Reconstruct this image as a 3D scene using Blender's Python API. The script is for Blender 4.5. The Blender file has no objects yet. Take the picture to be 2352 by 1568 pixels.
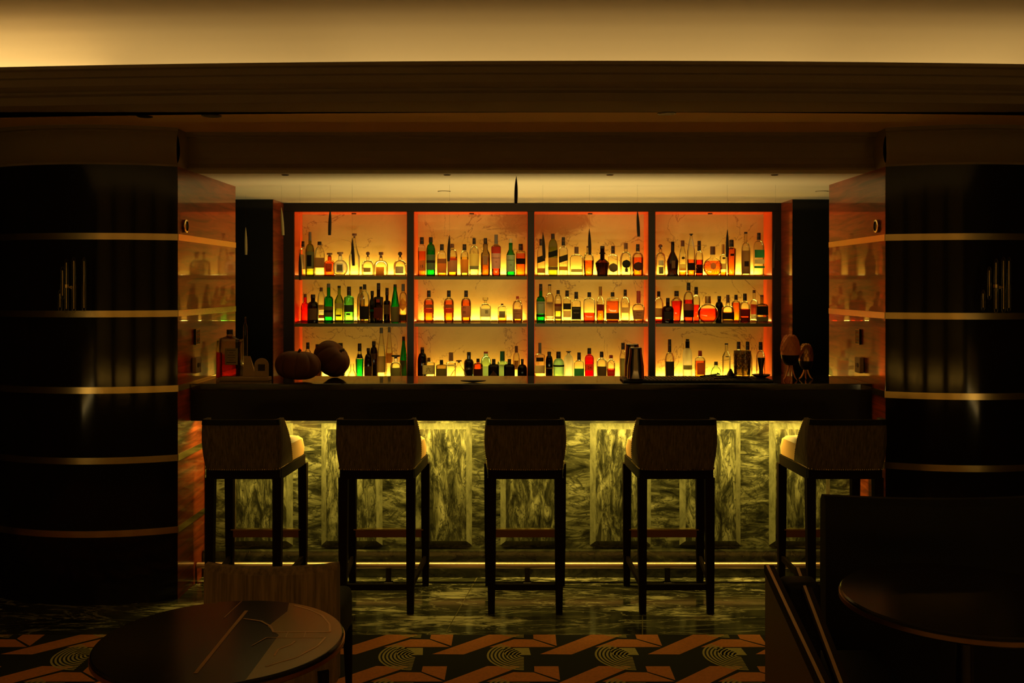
import bpy, bmesh, math, random
from mathutils import Vector, Matrix
random.seed(7)
PI = math.pi
S = bpy.context.scene
COL = S.collection
F, VX, VY, CH = 2287.0, 1200.0, 655.0, 1.6      # focal length (px), vanishing point, eye height

# ------------------------------------------------------------------ camera, world, exposure
cam = bpy.data.cameras.new('camera'); co = bpy.data.objects.new('camera', cam); COL.objects.link(co)
co.location = (0, 0, CH); co.rotation_euler = (PI/2, 0, 0)
cam.sensor_width = 36; cam.lens = F/2352*36
cam.shift_x = -(VX-1176)/2352; cam.shift_y = -(784-VY)/2352
cam.clip_start = .05; cam.clip_end = 60
S.camera = co
w = bpy.data.worlds.new('world'); S.world = w; w.use_nodes = True
w.node_tree.nodes['Background'].inputs[0].default_value = (.10, .10, .09, 1)
w.node_tree.nodes['Background'].inputs[1].default_value = .010
vs = S.view_settings
vs.view_transform = 'Standard'; vs.look = 'None'; vs.exposure = 0; vs.gamma = 1; vs.use_curve_mapping = False
S.cycles.max_bounces = 7; S.cycles.diffuse_bounces = 3; S.cycles.glossy_bounces = 4
S.cycles.transmission_bounces = 6; S.cycles.transparent_max_bounces = 40
S.cycles.caustics_reflective = False; S.cycles.caustics_refractive = False
S.cycles.sample_clamp_indirect = 2.0

# ------------------------------------------------------------------ the place, in metres
ZC = 2.205                # ceiling over the bar
XL, XR = -1.76, 1.853     # side walls of the bar recess
D1L, D2L, D1R, D2R = 5.08, 6.10, 5.08, 6.01
DP, DB, DN = 7.02, 7.32, 7.60                   # pier face, shelf front, niche back
SZ = [1.667, 1.320, .880]                       # standing heights of the three shelves
SPX = [634.3, 741.3, 877.0]
POSTS = [(653, 675), (935, 950), (1212, 1227), (1490, 1505), (1775, 1793)]

def wx(px, D): return (px-VX)/F*D
def wz(py, D): return CH-(py-VY)/F*D

def area(name, loc, sx, sy, power, col, rot=(0, 0, 0), spread=None):
    l = bpy.data.lights.new(name, 'AREA'); l.shape = 'RECTANGLE'; l.size = sx; l.size_y = sy
    l.energy = power; l.color = col
    if spread: l.spread = spread
    o = bpy.data.objects.new(name, l); COL.objects.link(o); o.location = loc; o.rotation_euler = rot
    return o
UP = (PI, 0, 0)
# strips standing at the back of every shelf, washing the stone behind the bottles
for bay in range(4):
    a, b = POSTS[bay][1], POSTS[bay+1][0]
    x0, x1 = wx(a, DB)+.03, wx(b, DB)-.03
    for s in range(3):
        area('shelf_strip_light', ((x0+x1)/2, 7.566, SZ[s]+.012), x1-x0, .012, (4.9, 5.2, 5.6)[s],
             (1, .66, .12), (PI+.02, 0, 0))
# strip under the front counter, washing the stone of the bar
area('counter_strip_light', (.04, 5.33, .875), 3.5, .02, 26, (1, .71, .12), (.32, 0, 0))
# work light inside the bar, under the rear edge of the counter
area('bar_work_light', (.04, 5.742, .93), 2.7, .07, 21, (1, .84, .36), (PI-.36, 0, 0), math.radians(140))
# cove lights behind the curved lip of the ceiling tray
for i in range(6):
    xx = -2.50+i*1.1
    area('cove_light', (xx, 4.54+.0185*(xx-.3)**2, 2.51), 1.1, .03, 1.0 if i else 2.4, (1, .76, .32), (PI-.5, 0, 0))
# uplights at the foot of the wall behind the camera
for xx, wd in ((-3.6, 1.3), (-1.9, 1.3), (-.1, 1.3), (1.7, 1.3), (3.5, 1.3)):
    area('wall_uplight', (xx, -2.92, .33), wd, .03, 28, (1, .70, .24), UP)
for sx in (-1, 1): area('wall_uplight', (sx*4.42, -1.3, .33), .03, 2.4, 15, (1, .70, .24), UP)

# ------------------------------------------------------------------ helpers
def link(o): COL.objects.link(o); return o
def empty(name, loc=(0, 0, 0), rz=0):
    o = bpy.data.objects.new(name, None); o.location = loc; o.rotation_euler = (0, 0, rz)
    o.empty_display_size = .05
    return link(o)
def tag(o, label=None, cat=None, group=None, kind=None):
    if label: o['label'] = label
    if cat: o['category'] = cat
    if group: o['group'] = group
    if kind: o['kind'] = kind
    return o

class MB:
    """collects shapes into one mesh"""
    def __init__(s): s.v = []; s.f = []; s.mi = []; s.m = 0
    def add(s, vs, fs, M=None):
        n = len(s.v)
        s.v += [tuple(M @ Vector(v)) if M else tuple(v) for v in vs]
        s.f += [tuple(i+n for i in f) for f in fs]; s.mi += [s.m]*len(fs)
        return s
    def box(s, x0, x1, y0, y1, z0, z1, M=None):
        return s.add([(x, y, z) for x in (x0, x1) for y in (y0, y1) for z in (z0, z1)],
                     [(0, 1, 3, 2), (4, 6, 7, 5), (0, 4, 5, 1), (2, 3, 7, 6), (0, 2, 6, 4), (1, 5, 7, 3)], M)
    def rbox(s, x0, x1, y0, y1, z0, z1, r, M=None, seg=3):
        bm = bmesh.new()
        bmesh.ops.create_cube(bm, size=1)
        for v in bm.verts:
            v.co = ((x0+x1)/2+v.co.x*(x1-x0), (y0+y1)/2+v.co.y*(y1-y0), (z0+z1)/2+v.co.z*(z1-z0))
        bmesh.ops.bevel(bm, geom=list(bm.edges), offset=r, segments=seg, affect='EDGES', profile=.5)
        bm.verts.index_update()
        s.add([v.co.copy() for v in bm.verts], [[v.index for v in f.verts] for f in bm.faces], M); bm.free()
        return s
    def lathe(s, prof, n=24, M=None, e=2.0, dr=1.0, rib=None, closed=True):
        """prof (r, z); e superellipse exponent; dr depth ratio"""
        vs = []; fs = []
        for r, z in prof:
            for k in range(n):
                t = 2*PI*k/n; c, q = math.cos(t), math.sin(t)
                if e != 2:
                    g = (abs(c)**e+abs(q)**e)**(-1/e); c *= g; q *= g
                if rib: g = rib(t, z); c *= g; q *= g
                vs.append((r*c, r*q*dr, z))
        for i in range(len(prof)-1):
            for k in range(n):
                a, b = i*n+k, i*n+(k+1) % n
                fs.append((a, b, b+n, a+n))
        if closed:
            fs.append(tuple(range(n-1, -1, -1))); fs.append(tuple((len(prof)-1)*n+k for k in range(n)))
        return s.add(vs, fs, M)
    def tube(s, pts, r, n=10, rs=None):
        pts = [Vector(p) for p in pts]; vs = []; fs = []
        for i, p in enumerate(pts):
            d = (pts[min(i+1, len(pts)-1)]-pts[max(i-1, 0)]).normalized()
            u = d.cross(Vector((0, 0, 1)))
            if u.length < .1: u = d.cross(Vector((0, 1, 0)))
            u.normalize(); q = d.cross(u); rr = rs[i] if rs else r
            for k in range(n):
                t = 2*PI*k/n
                vs.append(p+u*math.cos(t)*rr+q*math.sin(t)*rr)
        for i in range(len(pts)-1):
            for k in range(n):
                a, b = i*n+k, i*n+(k+1) % n
                fs.append((a, b, b+n, a+n))
        fs.append(tuple(range(n-1, -1, -1))); fs.append(tuple((len(pts)-1)*n+k for k in range(n)))
        return s.add(vs, fs)
    def bar(s, p, q, w, h, up=(0, 0, 1)):
        p, q = Vector(p), Vector(q); d = (q-p).normalized(); u = d.cross(Vector(up)).normalized(); t = u.cross(d)
        vs = [a+u*i*w/2+t*j*h/2 for a in (p, q) for i, j in ((-1, -1), (1, -1), (1, 1), (-1, 1))]
        return s.add(vs, [(3, 2, 1, 0), (4, 5, 6, 7), (0, 1, 5, 4), (1, 2, 6, 5), (2, 3, 7, 6), (3, 0, 4, 7)])
    def prism(s, poly, z0, z1, M=None):
        n = len(poly)
        return s.add([(x, y, z0) for x, y in poly]+[(x, y, z1) for x, y in poly],
                     [tuple(range(n-1, -1, -1)), tuple(range(n, 2*n))]+[(i, (i+1) % n, n+(i+1) % n, n+i) for i in range(n)], M)
    def sweep(s, secs, closed=False):
        """secs: list of point lists of equal length"""
        m = len(secs[0]); vs = [p for sec in secs for p in sec]; fs = []
        for i in range(len(secs)-1):
            for k in range(m if closed else m-1):
                a, b = i*m+k, i*m+(k+1) % m
                fs.append((a, b, b+m, a+m))
        if closed: fs += [tuple(range(m-1, -1, -1)), tuple((len(secs)-1)*m+k for k in range(m))]
        return s.add(vs, fs)
    def build(s, name, mats, parent=None, smooth=False, loc=None):
        me = bpy.data.meshes.new(name); me.from_pydata(s.v, [], s.f)
        for m in (mats if isinstance(mats, (list, tuple)) else [mats]): me.materials.append(m)
        me.polygons.foreach_set('material_index', s.mi)
        bm = bmesh.new(); bm.from_mesh(me); bmesh.ops.recalc_face_normals(bm, faces=bm.faces); bm.to_mesh(me); bm.free()
        if smooth:
            me.polygons.foreach_set('use_smooth', [True]*len(me.polygons))
            me.set_sharp_from_angle(angle=math.radians(38))
        me.update()
        o = bpy.data.objects.new(name, me)
        if loc: o.location = loc
        if parent: o.parent = parent
        return link(o)

def T(x, y, z, rz=0, rx=0, ry=0):
    return Matrix.Translation((x, y, z)) @ Matrix.Rotation(rz, 4, 'Z') @ Matrix.Rotation(rx, 4, 'X') @ Matrix.Rotation(ry, 4, 'Y')

# ------------------------------------------------------------------ materials
def new_mat(name):
    m = bpy.data.materials.new(name); m.use_nodes = True
    nt = m.node_tree; nt.nodes.clear()
    return m, nt.nodes, nt.links
def pr(name, col, rough=.5, metal=0, coat=0, coat_ior=1.5, spec=.5, ior=1.5):
    m, N, L = new_mat(name); o = N.new('ShaderNodeOutputMaterial'); b = N.new('ShaderNodeBsdfPrincipled')
    b.inputs['Base Color'].default_value = (*col, 1); b.inputs['Roughness'].default_value = rough
    b.inputs['Metallic'].default_value = metal; b.inputs['Coat Weight'].default_value = coat
    b.inputs['Coat IOR'].default_value = coat_ior; b.inputs['Coat Roughness'].default_value = .03
    b.inputs['Specular IOR Level'].default_value = spec; b.inputs['IOR'].default_value = ior
    L.new(b.outputs[0], o.inputs[0])
    return m
def node_of(m, t): return [n for n in m.node_tree.nodes if n.bl_idname == t][0]
def coords(m, scale=(1, 1, 1), rot=(0, 0, 0), obj=True):
    N, L = m.node_tree.nodes, m.node_tree.links
    tc = N.new('ShaderNodeTexCoord'); mp = N.new('ShaderNodeMapping')
    mp.inputs['Scale'].default_value = scale; mp.inputs['Rotation'].default_value = rot
    L.new(tc.outputs['Object'], mp.inputs[0]); return mp.outputs[0]
def noise(m, vec, scale, detail=6, rough=.6, dist=0):
    n = m.node_tree.nodes.new('ShaderNodeTexNoise'); m.node_tree.links.new(vec, n.inputs['Vector'])
    n.inputs['Scale'].default_value = scale; n.inputs['Detail'].default_value = detail
    n.inputs['Roughness'].default_value = rough; n.inputs['Distortion'].default_value = dist
    return n.outputs['Fac']
def ramp(m, fac, stops):
    r = m.node_tree.nodes.new('ShaderNodeValToRGB'); m.node_tree.links.new(fac, r.inputs[0]); e = r.color_ramp.elements
    while len(e) < len(stops): e.new(.5)
    for k, (p, c) in enumerate(stops): e[k].position = p; e[k].color = (*c, 1)
    return r.outputs[0]
def mixc(m, fac, a, b, mode='MIX'):
    x = m.node_tree.nodes.new('ShaderNodeMix'); x.data_type = 'RGBA'; x.blend_type = mode; L = m.node_tree.links
    if isinstance(fac, (int, float)): x.inputs[0].default_value = fac
    else: L.new(fac, x.inputs[0])
    for s, v in ((6, a), (7, b)):
        if isinstance(v, tuple): x.inputs[s].default_value = (*v, 1)
        else: L.new(v, x.inputs[s])
    return x.outputs[2]
def mth(m, op, a, b=0.0):
    x = m.node_tree.nodes.new('ShaderNodeMath'); x.operation = op
    for s, v in ((0, a), (1, b)):
        if isinstance(v, (int, float)): x.inputs[s].default_value = v
        else: m.node_tree.links.new(v, x.inputs[s])
    return x.outputs[0]
def setc(m, c): m.node_tree.links.new(c, node_of(m, 'ShaderNodeBsdfPrincipled').inputs['Base Color']); return m
def bump(m, h, strength=.3, dist=.002):
    N, L = m.node_tree.nodes, m.node_tree.links
    b = N.new('ShaderNodeBump'); b.inputs['Strength'].default_value = strength; b.inputs['Distance'].default_value = dist
    L.new(h, b.inputs['Height']); L.new(b.outputs[0], node_of(m, 'ShaderNodeBsdfPrincipled').inputs['Normal']); return m
def veins(m, vec, scale, width=.03, dist=1.2):
    """thin dark lines along the mid level of a noise"""
    n = noise(m, vec, scale, 7, .58, dist)
    a = mth(m, 'ABSOLUTE', mth(m, 'SUBTRACT', n, .5))
    return mth(m, 'LESS_THAN', a, width) if width < 0 else mth(m, 'SUBTRACT', 1.0, mth(m, 'MINIMUM', mth(m, 'DIVIDE', a, width), 1.0))

M = {}
M['black'] = pr('black_lacquer', (.004, .004, .004), .45, spec=.25)
M['counter'] = pr('polished_black_stone', (.012, .009, .008), .07, coat=.6)
M['frame'] = pr('dark_bronze_frame', (.013, .007, .005), .45, spec=.3)
M['column'] = pr('polished_dark_stone', (.009, .008, .007), .09, spec=.22)
M['shelf'] = pr('smoked_glass_shelf', (.09, .075, .03), .25)
M['brass'] = pr('brushed_brass', (.86, .66, .30), .22, 1)
M['rail'] = pr('polished_copper', (.95, .64, .46), .34, 1)
M['wood'] = pr('dark_stained_wood', (.014, .008, .005), .7, coat=0, spec=.06)
M['footwood'] = pr('reddish_wood', (.26, .09, .045), .4)
M['leather'] = pr('tan_leather', (.62, .34, .13), .45)
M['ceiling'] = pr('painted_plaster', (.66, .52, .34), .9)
M['ceil_mid'] = pr('shade_toned_plaster', (.26, .20, .13), .9); M['ceil_step'] = pr('glow_toned_plaster', (.95, .58, .20), .9)  # lip plaster darkened for shade, step plaster coloured with the bar's glow
M['steel'] = pr('polished_steel', (.55, .5, .42), .12, 1)
M['darksteel'] = pr('dark_metal', (.06, .05, .045), .35, 1)
M['pumpkin'] = pr('dark_pumpkin_skin', (.12, .045, .015), .6, spec=.2)
M['stem'] = pr('dry_stem', (.10, .07, .04), .8)
M['gold'] = pr('antique_gold', (.50, .26, .08), .3, 1)
M['paper'] = pr('cream_card', (.50, .36, .18), .8)
M['ink'] = pr('dark_print', (.03, .022, .018), .7)
M['tablebase'] = pr('table_stone_dark', (.016, .013, .010), .16, spec=.18)
M['tablelight'] = pr('table_olive_and_lit_rod', (.34, .25, .10), .16, spec=.18)
M['inlay'] = pr('table_brass_inlay', (.42, .25, .08), .35, .7)
M['chair_brown'] = pr('brown_leather_hide', (.09, .045, .028), .5)
M['marine'] = pr('dark_upholstery', (.006, .006, .006), .7, spec=.2)
M['rubber'] = pr('black_rubber', (.01, .01, .01), .6)

# niche marble: cream stone with thin grey-brown veins and one big cloud
m = M['marble'] = pr('honey_marble', (.7, .5, .3), .45)
v = coords(m); c = ramp(m, noise(m, v, 2.2, 8, .62, .6), [(.25, (.62, .38, .10)), (.75, (.80, .54, .17))])
c = mixc(m, mth(m, 'MULTIPLY', mth(m, 'MULTIPLY', veins(m, v, 2.2, .010, 1.6), .8), mth(m, 'GREATER_THAN', noise(m, v, 1.7, 2, .5), .47)), c, (.22, .09, .03))
c = mixc(m, mth(m, 'MULTIPLY', veins(m, coords(m, (1, 1, 1.7), (0, .6, 0)), 4.0, .007, 1.0), .16), c, (.25, .12, .05))
N, L = m.node_tree.nodes, m.node_tree.links
tc = N.new('ShaderNodeTexCoord'); mp = N.new('ShaderNodeMapping'); mp.vector_type = 'POINT'
mp.inputs['Location'].default_value = (-.15/.55, 0, -2.10/.2); mp.inputs['Scale'].default_value = (1/.55, 0, 1/.2)
gr = N.new('ShaderNodeTexGradient'); gr.gradient_type = 'SPHERICAL'
L.new(tc.outputs['Object'], mp.inputs[0]); L.new(mp.outputs[0], gr.inputs[0])
cl = mth(m, 'MULTIPLY', gr.outputs['Fac'], noise(m, v, 9, 8, .7, 1.5))
cl = mth(m, 'MINIMUM', mth(m, 'MULTIPLY', mth(m, 'MAXIMUM', mth(m, 'SUBTRACT', cl, .10), 0.0), 6.5), .85)
setc(m, mixc(m, cl, c, (.34, .14, .025)))
M['niche'] = pr('copper_niche_side', (.90, .085, .01), .25, .4)

# serpentine stone of the bar front
def stone(name, rot, stretch, seed):
    m = pr(name, (.3, .3, .2), .28)
    v = coords(m, stretch, rot)
    c = ramp(m, noise(m, v, 5.5+seed, 9, .68, .9), [(.36, (.008, .009, .005)), (.47, (.07, .07, .038)), (.56, (.22, .22, .12)), (.72, (.55, .54, .33))])
    c = mixc(m, mth(m, 'MULTIPLY', veins(m, v, 4.5+seed, .045, 1.6), .85), c, (.014, .016, .010))
    c = mixc(m, mth(m, 'MULTIPLY', mth(m, 'GREATER_THAN', noise(m, coords(m), 55, 3, .6), .66), .8), c, (.02, .02, .012))
    return setc(m, c)
M['stoneA'] = stone('green_marble_flat', (0, .25, 0), (1, 1, 3.0), .0)
M['stoneB'] = stone('green_marble_panel', (0, -.30, 0), (3.4, 1, .9), .7)
M['bevel'] = pr('green_marble_edge', (.3, .3, .2), .25)
setc(M['bevel'], ramp(M['bevel'], noise(M['bevel'], coords(M['bevel'], (3, 1, 1)), 9, 8, .7, .5), [(.3, (.09, .09, .05)), (.7, (.32, .32, .19))]))
# floor marble
m = M['floor'] = pr('dark_green_marble_floor', (.05, .05, .03), .13)
v = coords(m, (.7, 2.6, 1))
c = ramp(m, noise(m, v, 3.6, 9, .66, 1.0), [(.34, (.012, .012, .008)), (.52, (.05, .05, .026)), (.64, (.13, .12, .06)), (.72, (.60, .55, .33))])
c = mixc(m, mth(m, 'MULTIPLY', veins(m, v, 2.0, .018, 1.8), .8), c, (.52, .48, .30))
pt = mth(m, 'MULTIPLY', noise(m, coords(m, (.45, 1.7, 1)), 2.6, 3, .5, .8), mth(m, 'ADD', noise(m, coords(m, (1, 4, 1)), 8, 8, .7, 1.0), .5))
pt = mth(m, 'MINIMUM', mth(m, 'MULTIPLY', mth(m, 'MAXIMUM', mth(m, 'SUBTRACT', pt, .585), 0.0), 9.0), 1.0)
c = mixc(m, pt, c, (.85, .78, .48))
N, L = m.node_tree.nodes, m.node_tree.links
br = N.new('ShaderNodeTexBrick'); br.inputs['Scale'].default_value = 1; br.inputs['Mortar Size'].default_value = .0025
br.inputs['Brick Width'].default_value = .9; br.inputs['Row Height'].default_value = .9; br.offset = .4
L.new(coords(m, (1, 1, 1), (0, 0, .12)), br.inputs[0])
setc(m, mixc(m, br.outputs['Fac'], c, (.20, .17, .08)))
m = M['plinth'] = pr('dark_marble_plinth', (.03, .03, .02), .25)
setc(m, ramp(m, noise(m, coords(m, (1, 1, 2)), 6, 8, .68, 1.2), [(.38, (.007, .007, .004)), (.6, (.05, .048, .024)), (.75, (.22, .20, .10))]))
# mahogany, high gloss
m = M['mahogany'] = pr('glossy_mahogany', (.2, .05, .02), .3, coat=.6, coat_ior=1.5, spec=.12)
v = coords(m, (1, .8, 9), (.35, 0, 0))
setc(m, ramp(m, noise(m, v, 2.6, 8, .6, .8), [(.3, (.06, .010, .003)), (.7, (.38, .062, .014))]))
# stool fabric with vertical threads
m = M['fabric'] = pr('brown_woven_fabric', (.1, .06, .03), .85)
v = coords(m, (1, 1, .05))
setc(m, ramp(m, noise(m, v, 130, 4, .7), [(.3, (.035, .026, .015)), (.7, (.19, .14, .078))]))
# carpet
M['carpet'] = bump(pr('black_carpet', (.010, .010, .010), 1), noise(M['paper'], coords(M['paper']), 1) if False else None, 0) if False else pr('black_carpet', (.012, .012, .012), 1)
M['carpet_o'] = pr('terracotta_carpet', (.80, .28, .075), 1)
M['carpet_g'] = pr('sage_carpet', (.60, .52, .20), 1)
for k in ('carpet_o', 'carpet_g'):
    m = M[k]; b0 = tuple(node_of(m, 'ShaderNodeBsdfPrincipled').inputs['Base Color'].default_value[:3])
    setc(m, mixc(m, noise(m, coords(m), 90, 4, .8), tuple(x*.55 for x in b0), tuple(x*1.4 for x in b0)))
# gold leafed wall behind the camera
m = M['goldwall'] = pr('hammered_gold_wall', (.75, .5, .16), .5, .2)
setc(m, ramp(m, noise(m, coords(m), 16, 6, .75), [(.38, (.10, .06, .015)), (.62, (.95, .66, .24))]))
M['warmwall'] = pr('warm_wall_paint', (.50, .36, .16), .8)
M['darkwall'] = pr('dark_wall_paint', (.02, .014, .01), .7)

def glass(name, tint, gloss=.08, edge=.55, frost=0.0):
    """thin coloured glass: light passes tinted, more of it lost towards the edges, with a surface shine"""
    m, N, L = new_mat(name); o = N.new('ShaderNodeOutputMaterial')
    lw = N.new('ShaderNodeLayerWeight'); lw.inputs[0].default_value = .35
    f = mth(m, 'MULTIPLY', mth(m, 'POWER', lw.outputs['Facing'], 2.2), edge)
    cc = mixc(m, f, tint, tuple(t*t*.25 for t in tint))
    tr = N.new('ShaderNodeBsdfTransparent'); L.new(cc, tr.inputs[0])
    last = tr.outputs[0]
    if frost:
        tl = N.new('ShaderNodeBsdfTranslucent'); tl.inputs[0].default_value = (*tint, 1)
        df = N.new('ShaderNodeBsdfDiffuse'); df.inputs[0].default_value = (*tint, 1)
        m2 = N.new('ShaderNodeMixShader'); m2.inputs[0].default_value = .3; L.new(tl.outputs[0], m2.inputs[1]); L.new(df.outputs[0], m2.inputs[2])
        mx = N.new('ShaderNodeMixShader'); mx.inputs[0].default_value = frost
        L.new(last, mx.inputs[1]); L.new(m2.outputs[0], mx.inputs[2]); last = mx.outputs[0]
    gl = N.new('ShaderNodeBsdfGlossy'); gl.inputs['Roughness'].default_value = .06; gl.inputs[0].default_value = (1, 1, 1, 1)
    fr = N.new('ShaderNodeFresnel'); fr.inputs[0].default_value = 1.45
    mg = N.new('ShaderNodeMixShader'); L.new(mth(m, 'MULTIPLY', fr.outputs[0], .8), mg.inputs[0])
    L.new(last, mg.inputs[1]); L.new(gl.outputs[0], mg.inputs[2]); L.new(mg.outputs[0], o.inputs[0])
    return m
G = {'clear': glass('clear_glass', (.90, .92, .86)), 'green': glass('green_glass', (.03, .50, .16), edge=.8),
     'lgreen': glass('light_green_glass', (.32, .80, .42)), 'olive': glass('olive_glass', (.42, .52, .16)),
     'amber': glass('amber_glass', (.75, .26, .05)), 'dark': glass('dark_brown_glass', (.07, .035, .02), edge=.6),
     'black': glass('black_glass', (.02, .018, .016)), 'red': glass('red_glass', (.95, .10, .04)),
     'aqua': glass('aqua_glass', (.62, .90, .80)), 'frost': glass('frosted_glass', (.86, .86, .70), frost=.55),
     'frostg': glass('pale_green_frosted_glass', (.55, .85, .62), frost=.5), 'smoke': glass('smoked_glass', (.55, .50, .36))}
LQ = {'orange': glass('orange_spirit', (1, .42, .07), edge=.3), 'amber': glass('amber_spirit', (1, .58, .16), edge=.3),
      'red': glass('red_amber_spirit', (.95, .16, .03), edge=.3), 'gold': glass('pale_gold_spirit', (1, .84, .45), edge=.3),
      'green': glass('bright_green_liqueur', (.06, .85, .32), edge=.2), 'pink': glass('pink_spirit', (1, .28, .16), edge=.3)}
_lab = {}
def labmat(c):
    if c not in _lab:
        rgb = {'cream': (.62, .52, .28), 'brown': (.26, .13, .05), 'tan': (.45, .27, .11), 'orange': (.70, .26, .04), 'black': (.02, .018, .016),
               'olive': (.22, .20, .09), 'red': (.55, .07, .03), 'white': (.80, .76, .62), 'green': (.03, .20, .08), 'gold': (.55, .36, .10),
               'dark': (.06, .04, .03), 'maroon': (.16, .03, .02), 'yellow': (.72, .50, .12)}[c]
        m, N, L = new_mat(c+'_label_paper'); o = N.new('ShaderNodeOutputMaterial')
        d = N.new('ShaderNodeBsdfDiffuse'); t = N.new('ShaderNodeBsdfTranslucent'); x = N.new('ShaderNodeMixShader')
        d.inputs[0].default_value = t.inputs[0].default_value = (*rgb, 1); x.inputs[0].default_value = .45
        L.new(d.outputs[0], x.inputs[1]); L.new(t.outputs[0], x.inputs[2]); L.new(x.outputs[0], o.inputs[0]); _lab[c] = m
    return _lab[c]
CAPM = {'black': pr('black_cap', (.012, .010, .010), .4), 'brown': pr('brown_cap', (.13, .055, .025), .5), 'cork': pr('wooden_cap', (.34, .19, .08), .7),
        'grey': pr('grey_cap', (.14, .12, .09), .5), 'red': pr('red_cap', (.42, .05, .025), .4), 'green': pr('green_cap', (.01, .16, .06), .4),
        'cream': pr('cream_cap', (.65, .5, .24), .5), 'gold': pr('gold_cap', (.55, .32, .09), .3, .8), 'glass': G['clear']}

def text_mesh(body, size, mat, parent, loc, rot=(PI/2, 0, 0), name='lettering', extrude=.0002):
    cu = bpy.data.curves.new('t', 'FONT'); cu.body = body; cu.size = size; cu.align_x = 'CENTER'; cu.align_y = 'CENTER'; cu.extrude = extrude
    cu.resolution_u = 2
    ob = bpy.data.objects.new('t', cu); COL.objects.link(ob)
    dg = bpy.context.evaluated_depsgraph_get(); me = bpy.data.meshes.new_from_object(ob.evaluated_get(dg))
    bpy.data.objects.remove(ob); bpy.data.curves.remove(cu)
    me.materials.clear(); me.materials.append(mat); me.name = name
    o = bpy.data.objects.new(name, me); o.parent = parent; o.location = loc; o.rotation_euler = rot
    return link(o)

# ------------------------------------------------------------------ the setting
def struct(o, label=None): o['kind'] = 'structure'; return o
b = MB(); b.box(-4.5, 4.5, 4.55, 9, -.05, 0); struct(b.build('floor', M['floor']))
# carpet with its woven pattern
b = MB(); b.box(-4.5, 4.5, -2.69, 4.549, -.05, .004)
def g(zx, zy):
    x, y = 940+zx/3.92, 1168+zy/3.92; D = CH*F/(y-VY); return wx(x, D), D
def clipY(poly, ymax=4.549):
    out = []
    for i, p in enumerate(poly):
        q = poly[(i+1) % len(poly)]
        if p[1] <= ymax: out.append(p)
        if (p[1]-ymax)*(q[1]-ymax) < 0:
            t = (ymax-p[1])/(q[1]-p[1]); out.append((p[0]+t*(q[0]-p[0]), ymax))
    return out
PXT, PYT = .4664, .382
a0, a1, a2, a3 = g(205, 1320), g(490, 1322), g(1010, 1140), g(730, 1138)
shapes = [(1, [a0, a1, a2, a3])]
shapes.append((1, [g(722, 1256), g(1318, 1254), g(1112, 1186), g(945, 1184)]))
shapes.append((1, [g(1116, 1140), g(1316, 1140), g(1328, 1244), g(1118, 1180)]))
shapes.append((2, [g(840, 1264), g(1078, 1264), g(1095, 1328), g(862, 1330)]))
cc = g(1032, 1328)
for k in range(9):
    ro, ri = .172-k*.0175, .172-k*.0175-.0095
    t0 = math.radians(128-k*1.5); t1 = math.radians(270); n = 22
    for i in range(n):
        u, v_ = t0+(t1-t0)*i/n, t0+(t1-t0)*(i+1)/n
        shapes.append((2, [(cc[0]+math.cos(t)*r*.93, cc[1]+math.sin(t)*r*.98) for t, r in ((u, ro), (v_, ro), (v_, ri), (u, ri))]))
for i in range(-8, 7):
    for j in range(-1, 7):
        for mi, poly in shapes:
            q = clipY([(x+i*PXT, y-j*PYT) for x, y in poly])
            if len(q) < 3: continue
            b.m = mi; b.add([(x, y, .0052 if mi == 1 else .0056) for x, y in q], [tuple(range(len(q)))])
carpet = b.build('carpet', [M['carpet'], M['carpet_o'], M['carpet_g']])
tag(carpet, 'black carpet with terracotta bars and sage concentric arcs in front of the marble floor', 'carpet')
# room shell behind and beside the camera
b = MB(); b.box(-4.6, -4.5, -3.1, 9, 0, 3); wl_ = struct(b.build('wall_left', M['darkwall']))
b = MB(); b.box(-4.5, -4.46, -2.55, -.05, .3, .9); b.build('gold_panel', M['goldwall'], wl_)
b = MB(); b.box(4.5, 4.6, -3.1, 9, 0, 3); wl_ = struct(b.build('wall_right', M['darkwall']))
b = MB(); b.box(4.46, 4.5, -2.55, -.05, .3, .9); b.build('gold_panel', M['goldwall'], wl_)
b = MB(); b.box(-4.5, 4.5, 9, 9.1, 0, 3); struct(b.build('wall_front', M['darkwall']))
b = MB(); b.box(-4.5, 4.5, -3.1, -3, 0, 3)
wb = struct(b.build('wall_back', M['warmwall']))
b = MB()
for xx in (-4.42, -2.75, -1.0, .8, 2.6, 4.35): b.box(xx-.17, xx+.17, -3, -2.84, 0, 3)
b.build('pilaster', M['darkwall'], wb)
for xx in (-3.6, -1.9, -.1, 1.7, 3.5):
    b = MB(); b.box(xx-.68, xx+.68, -3, -2.96, .3, .62); b.build('gold_panel', M['goldwall'], wb)
b = MB(); b.box(-4.4, 4.4, -2.74, -2.70, 0, .40); b.box(-4.4, 4.4, -2.96, -2.74, 0, .30); struct(b.build('trim_1', M['darkwall']))

# tray ceiling, curved up from behind the lip
def lipy(x): return 4.27+.0185*(x-.3)**2
xs = [-4.5+i*.3 for i in range(31)]
prof = [(.34, 2.47), (.345, 2.56), (.33, 2.64), (.29, 2.71), (.22, 2.76), (.10, 2.795), (-.1, 2.81), (-.6, 2.82)]
b = MB(); b.sweep([[(x, lipy(x)+dy, z) for dy, z in prof]+[(x, -3, 2.82)] for x in xs])
b.box(-4.5, 4.5, -3, 6, 2.95, 3.0)
struct(b.build('ceiling', M['ceiling'], smooth=True))
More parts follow.
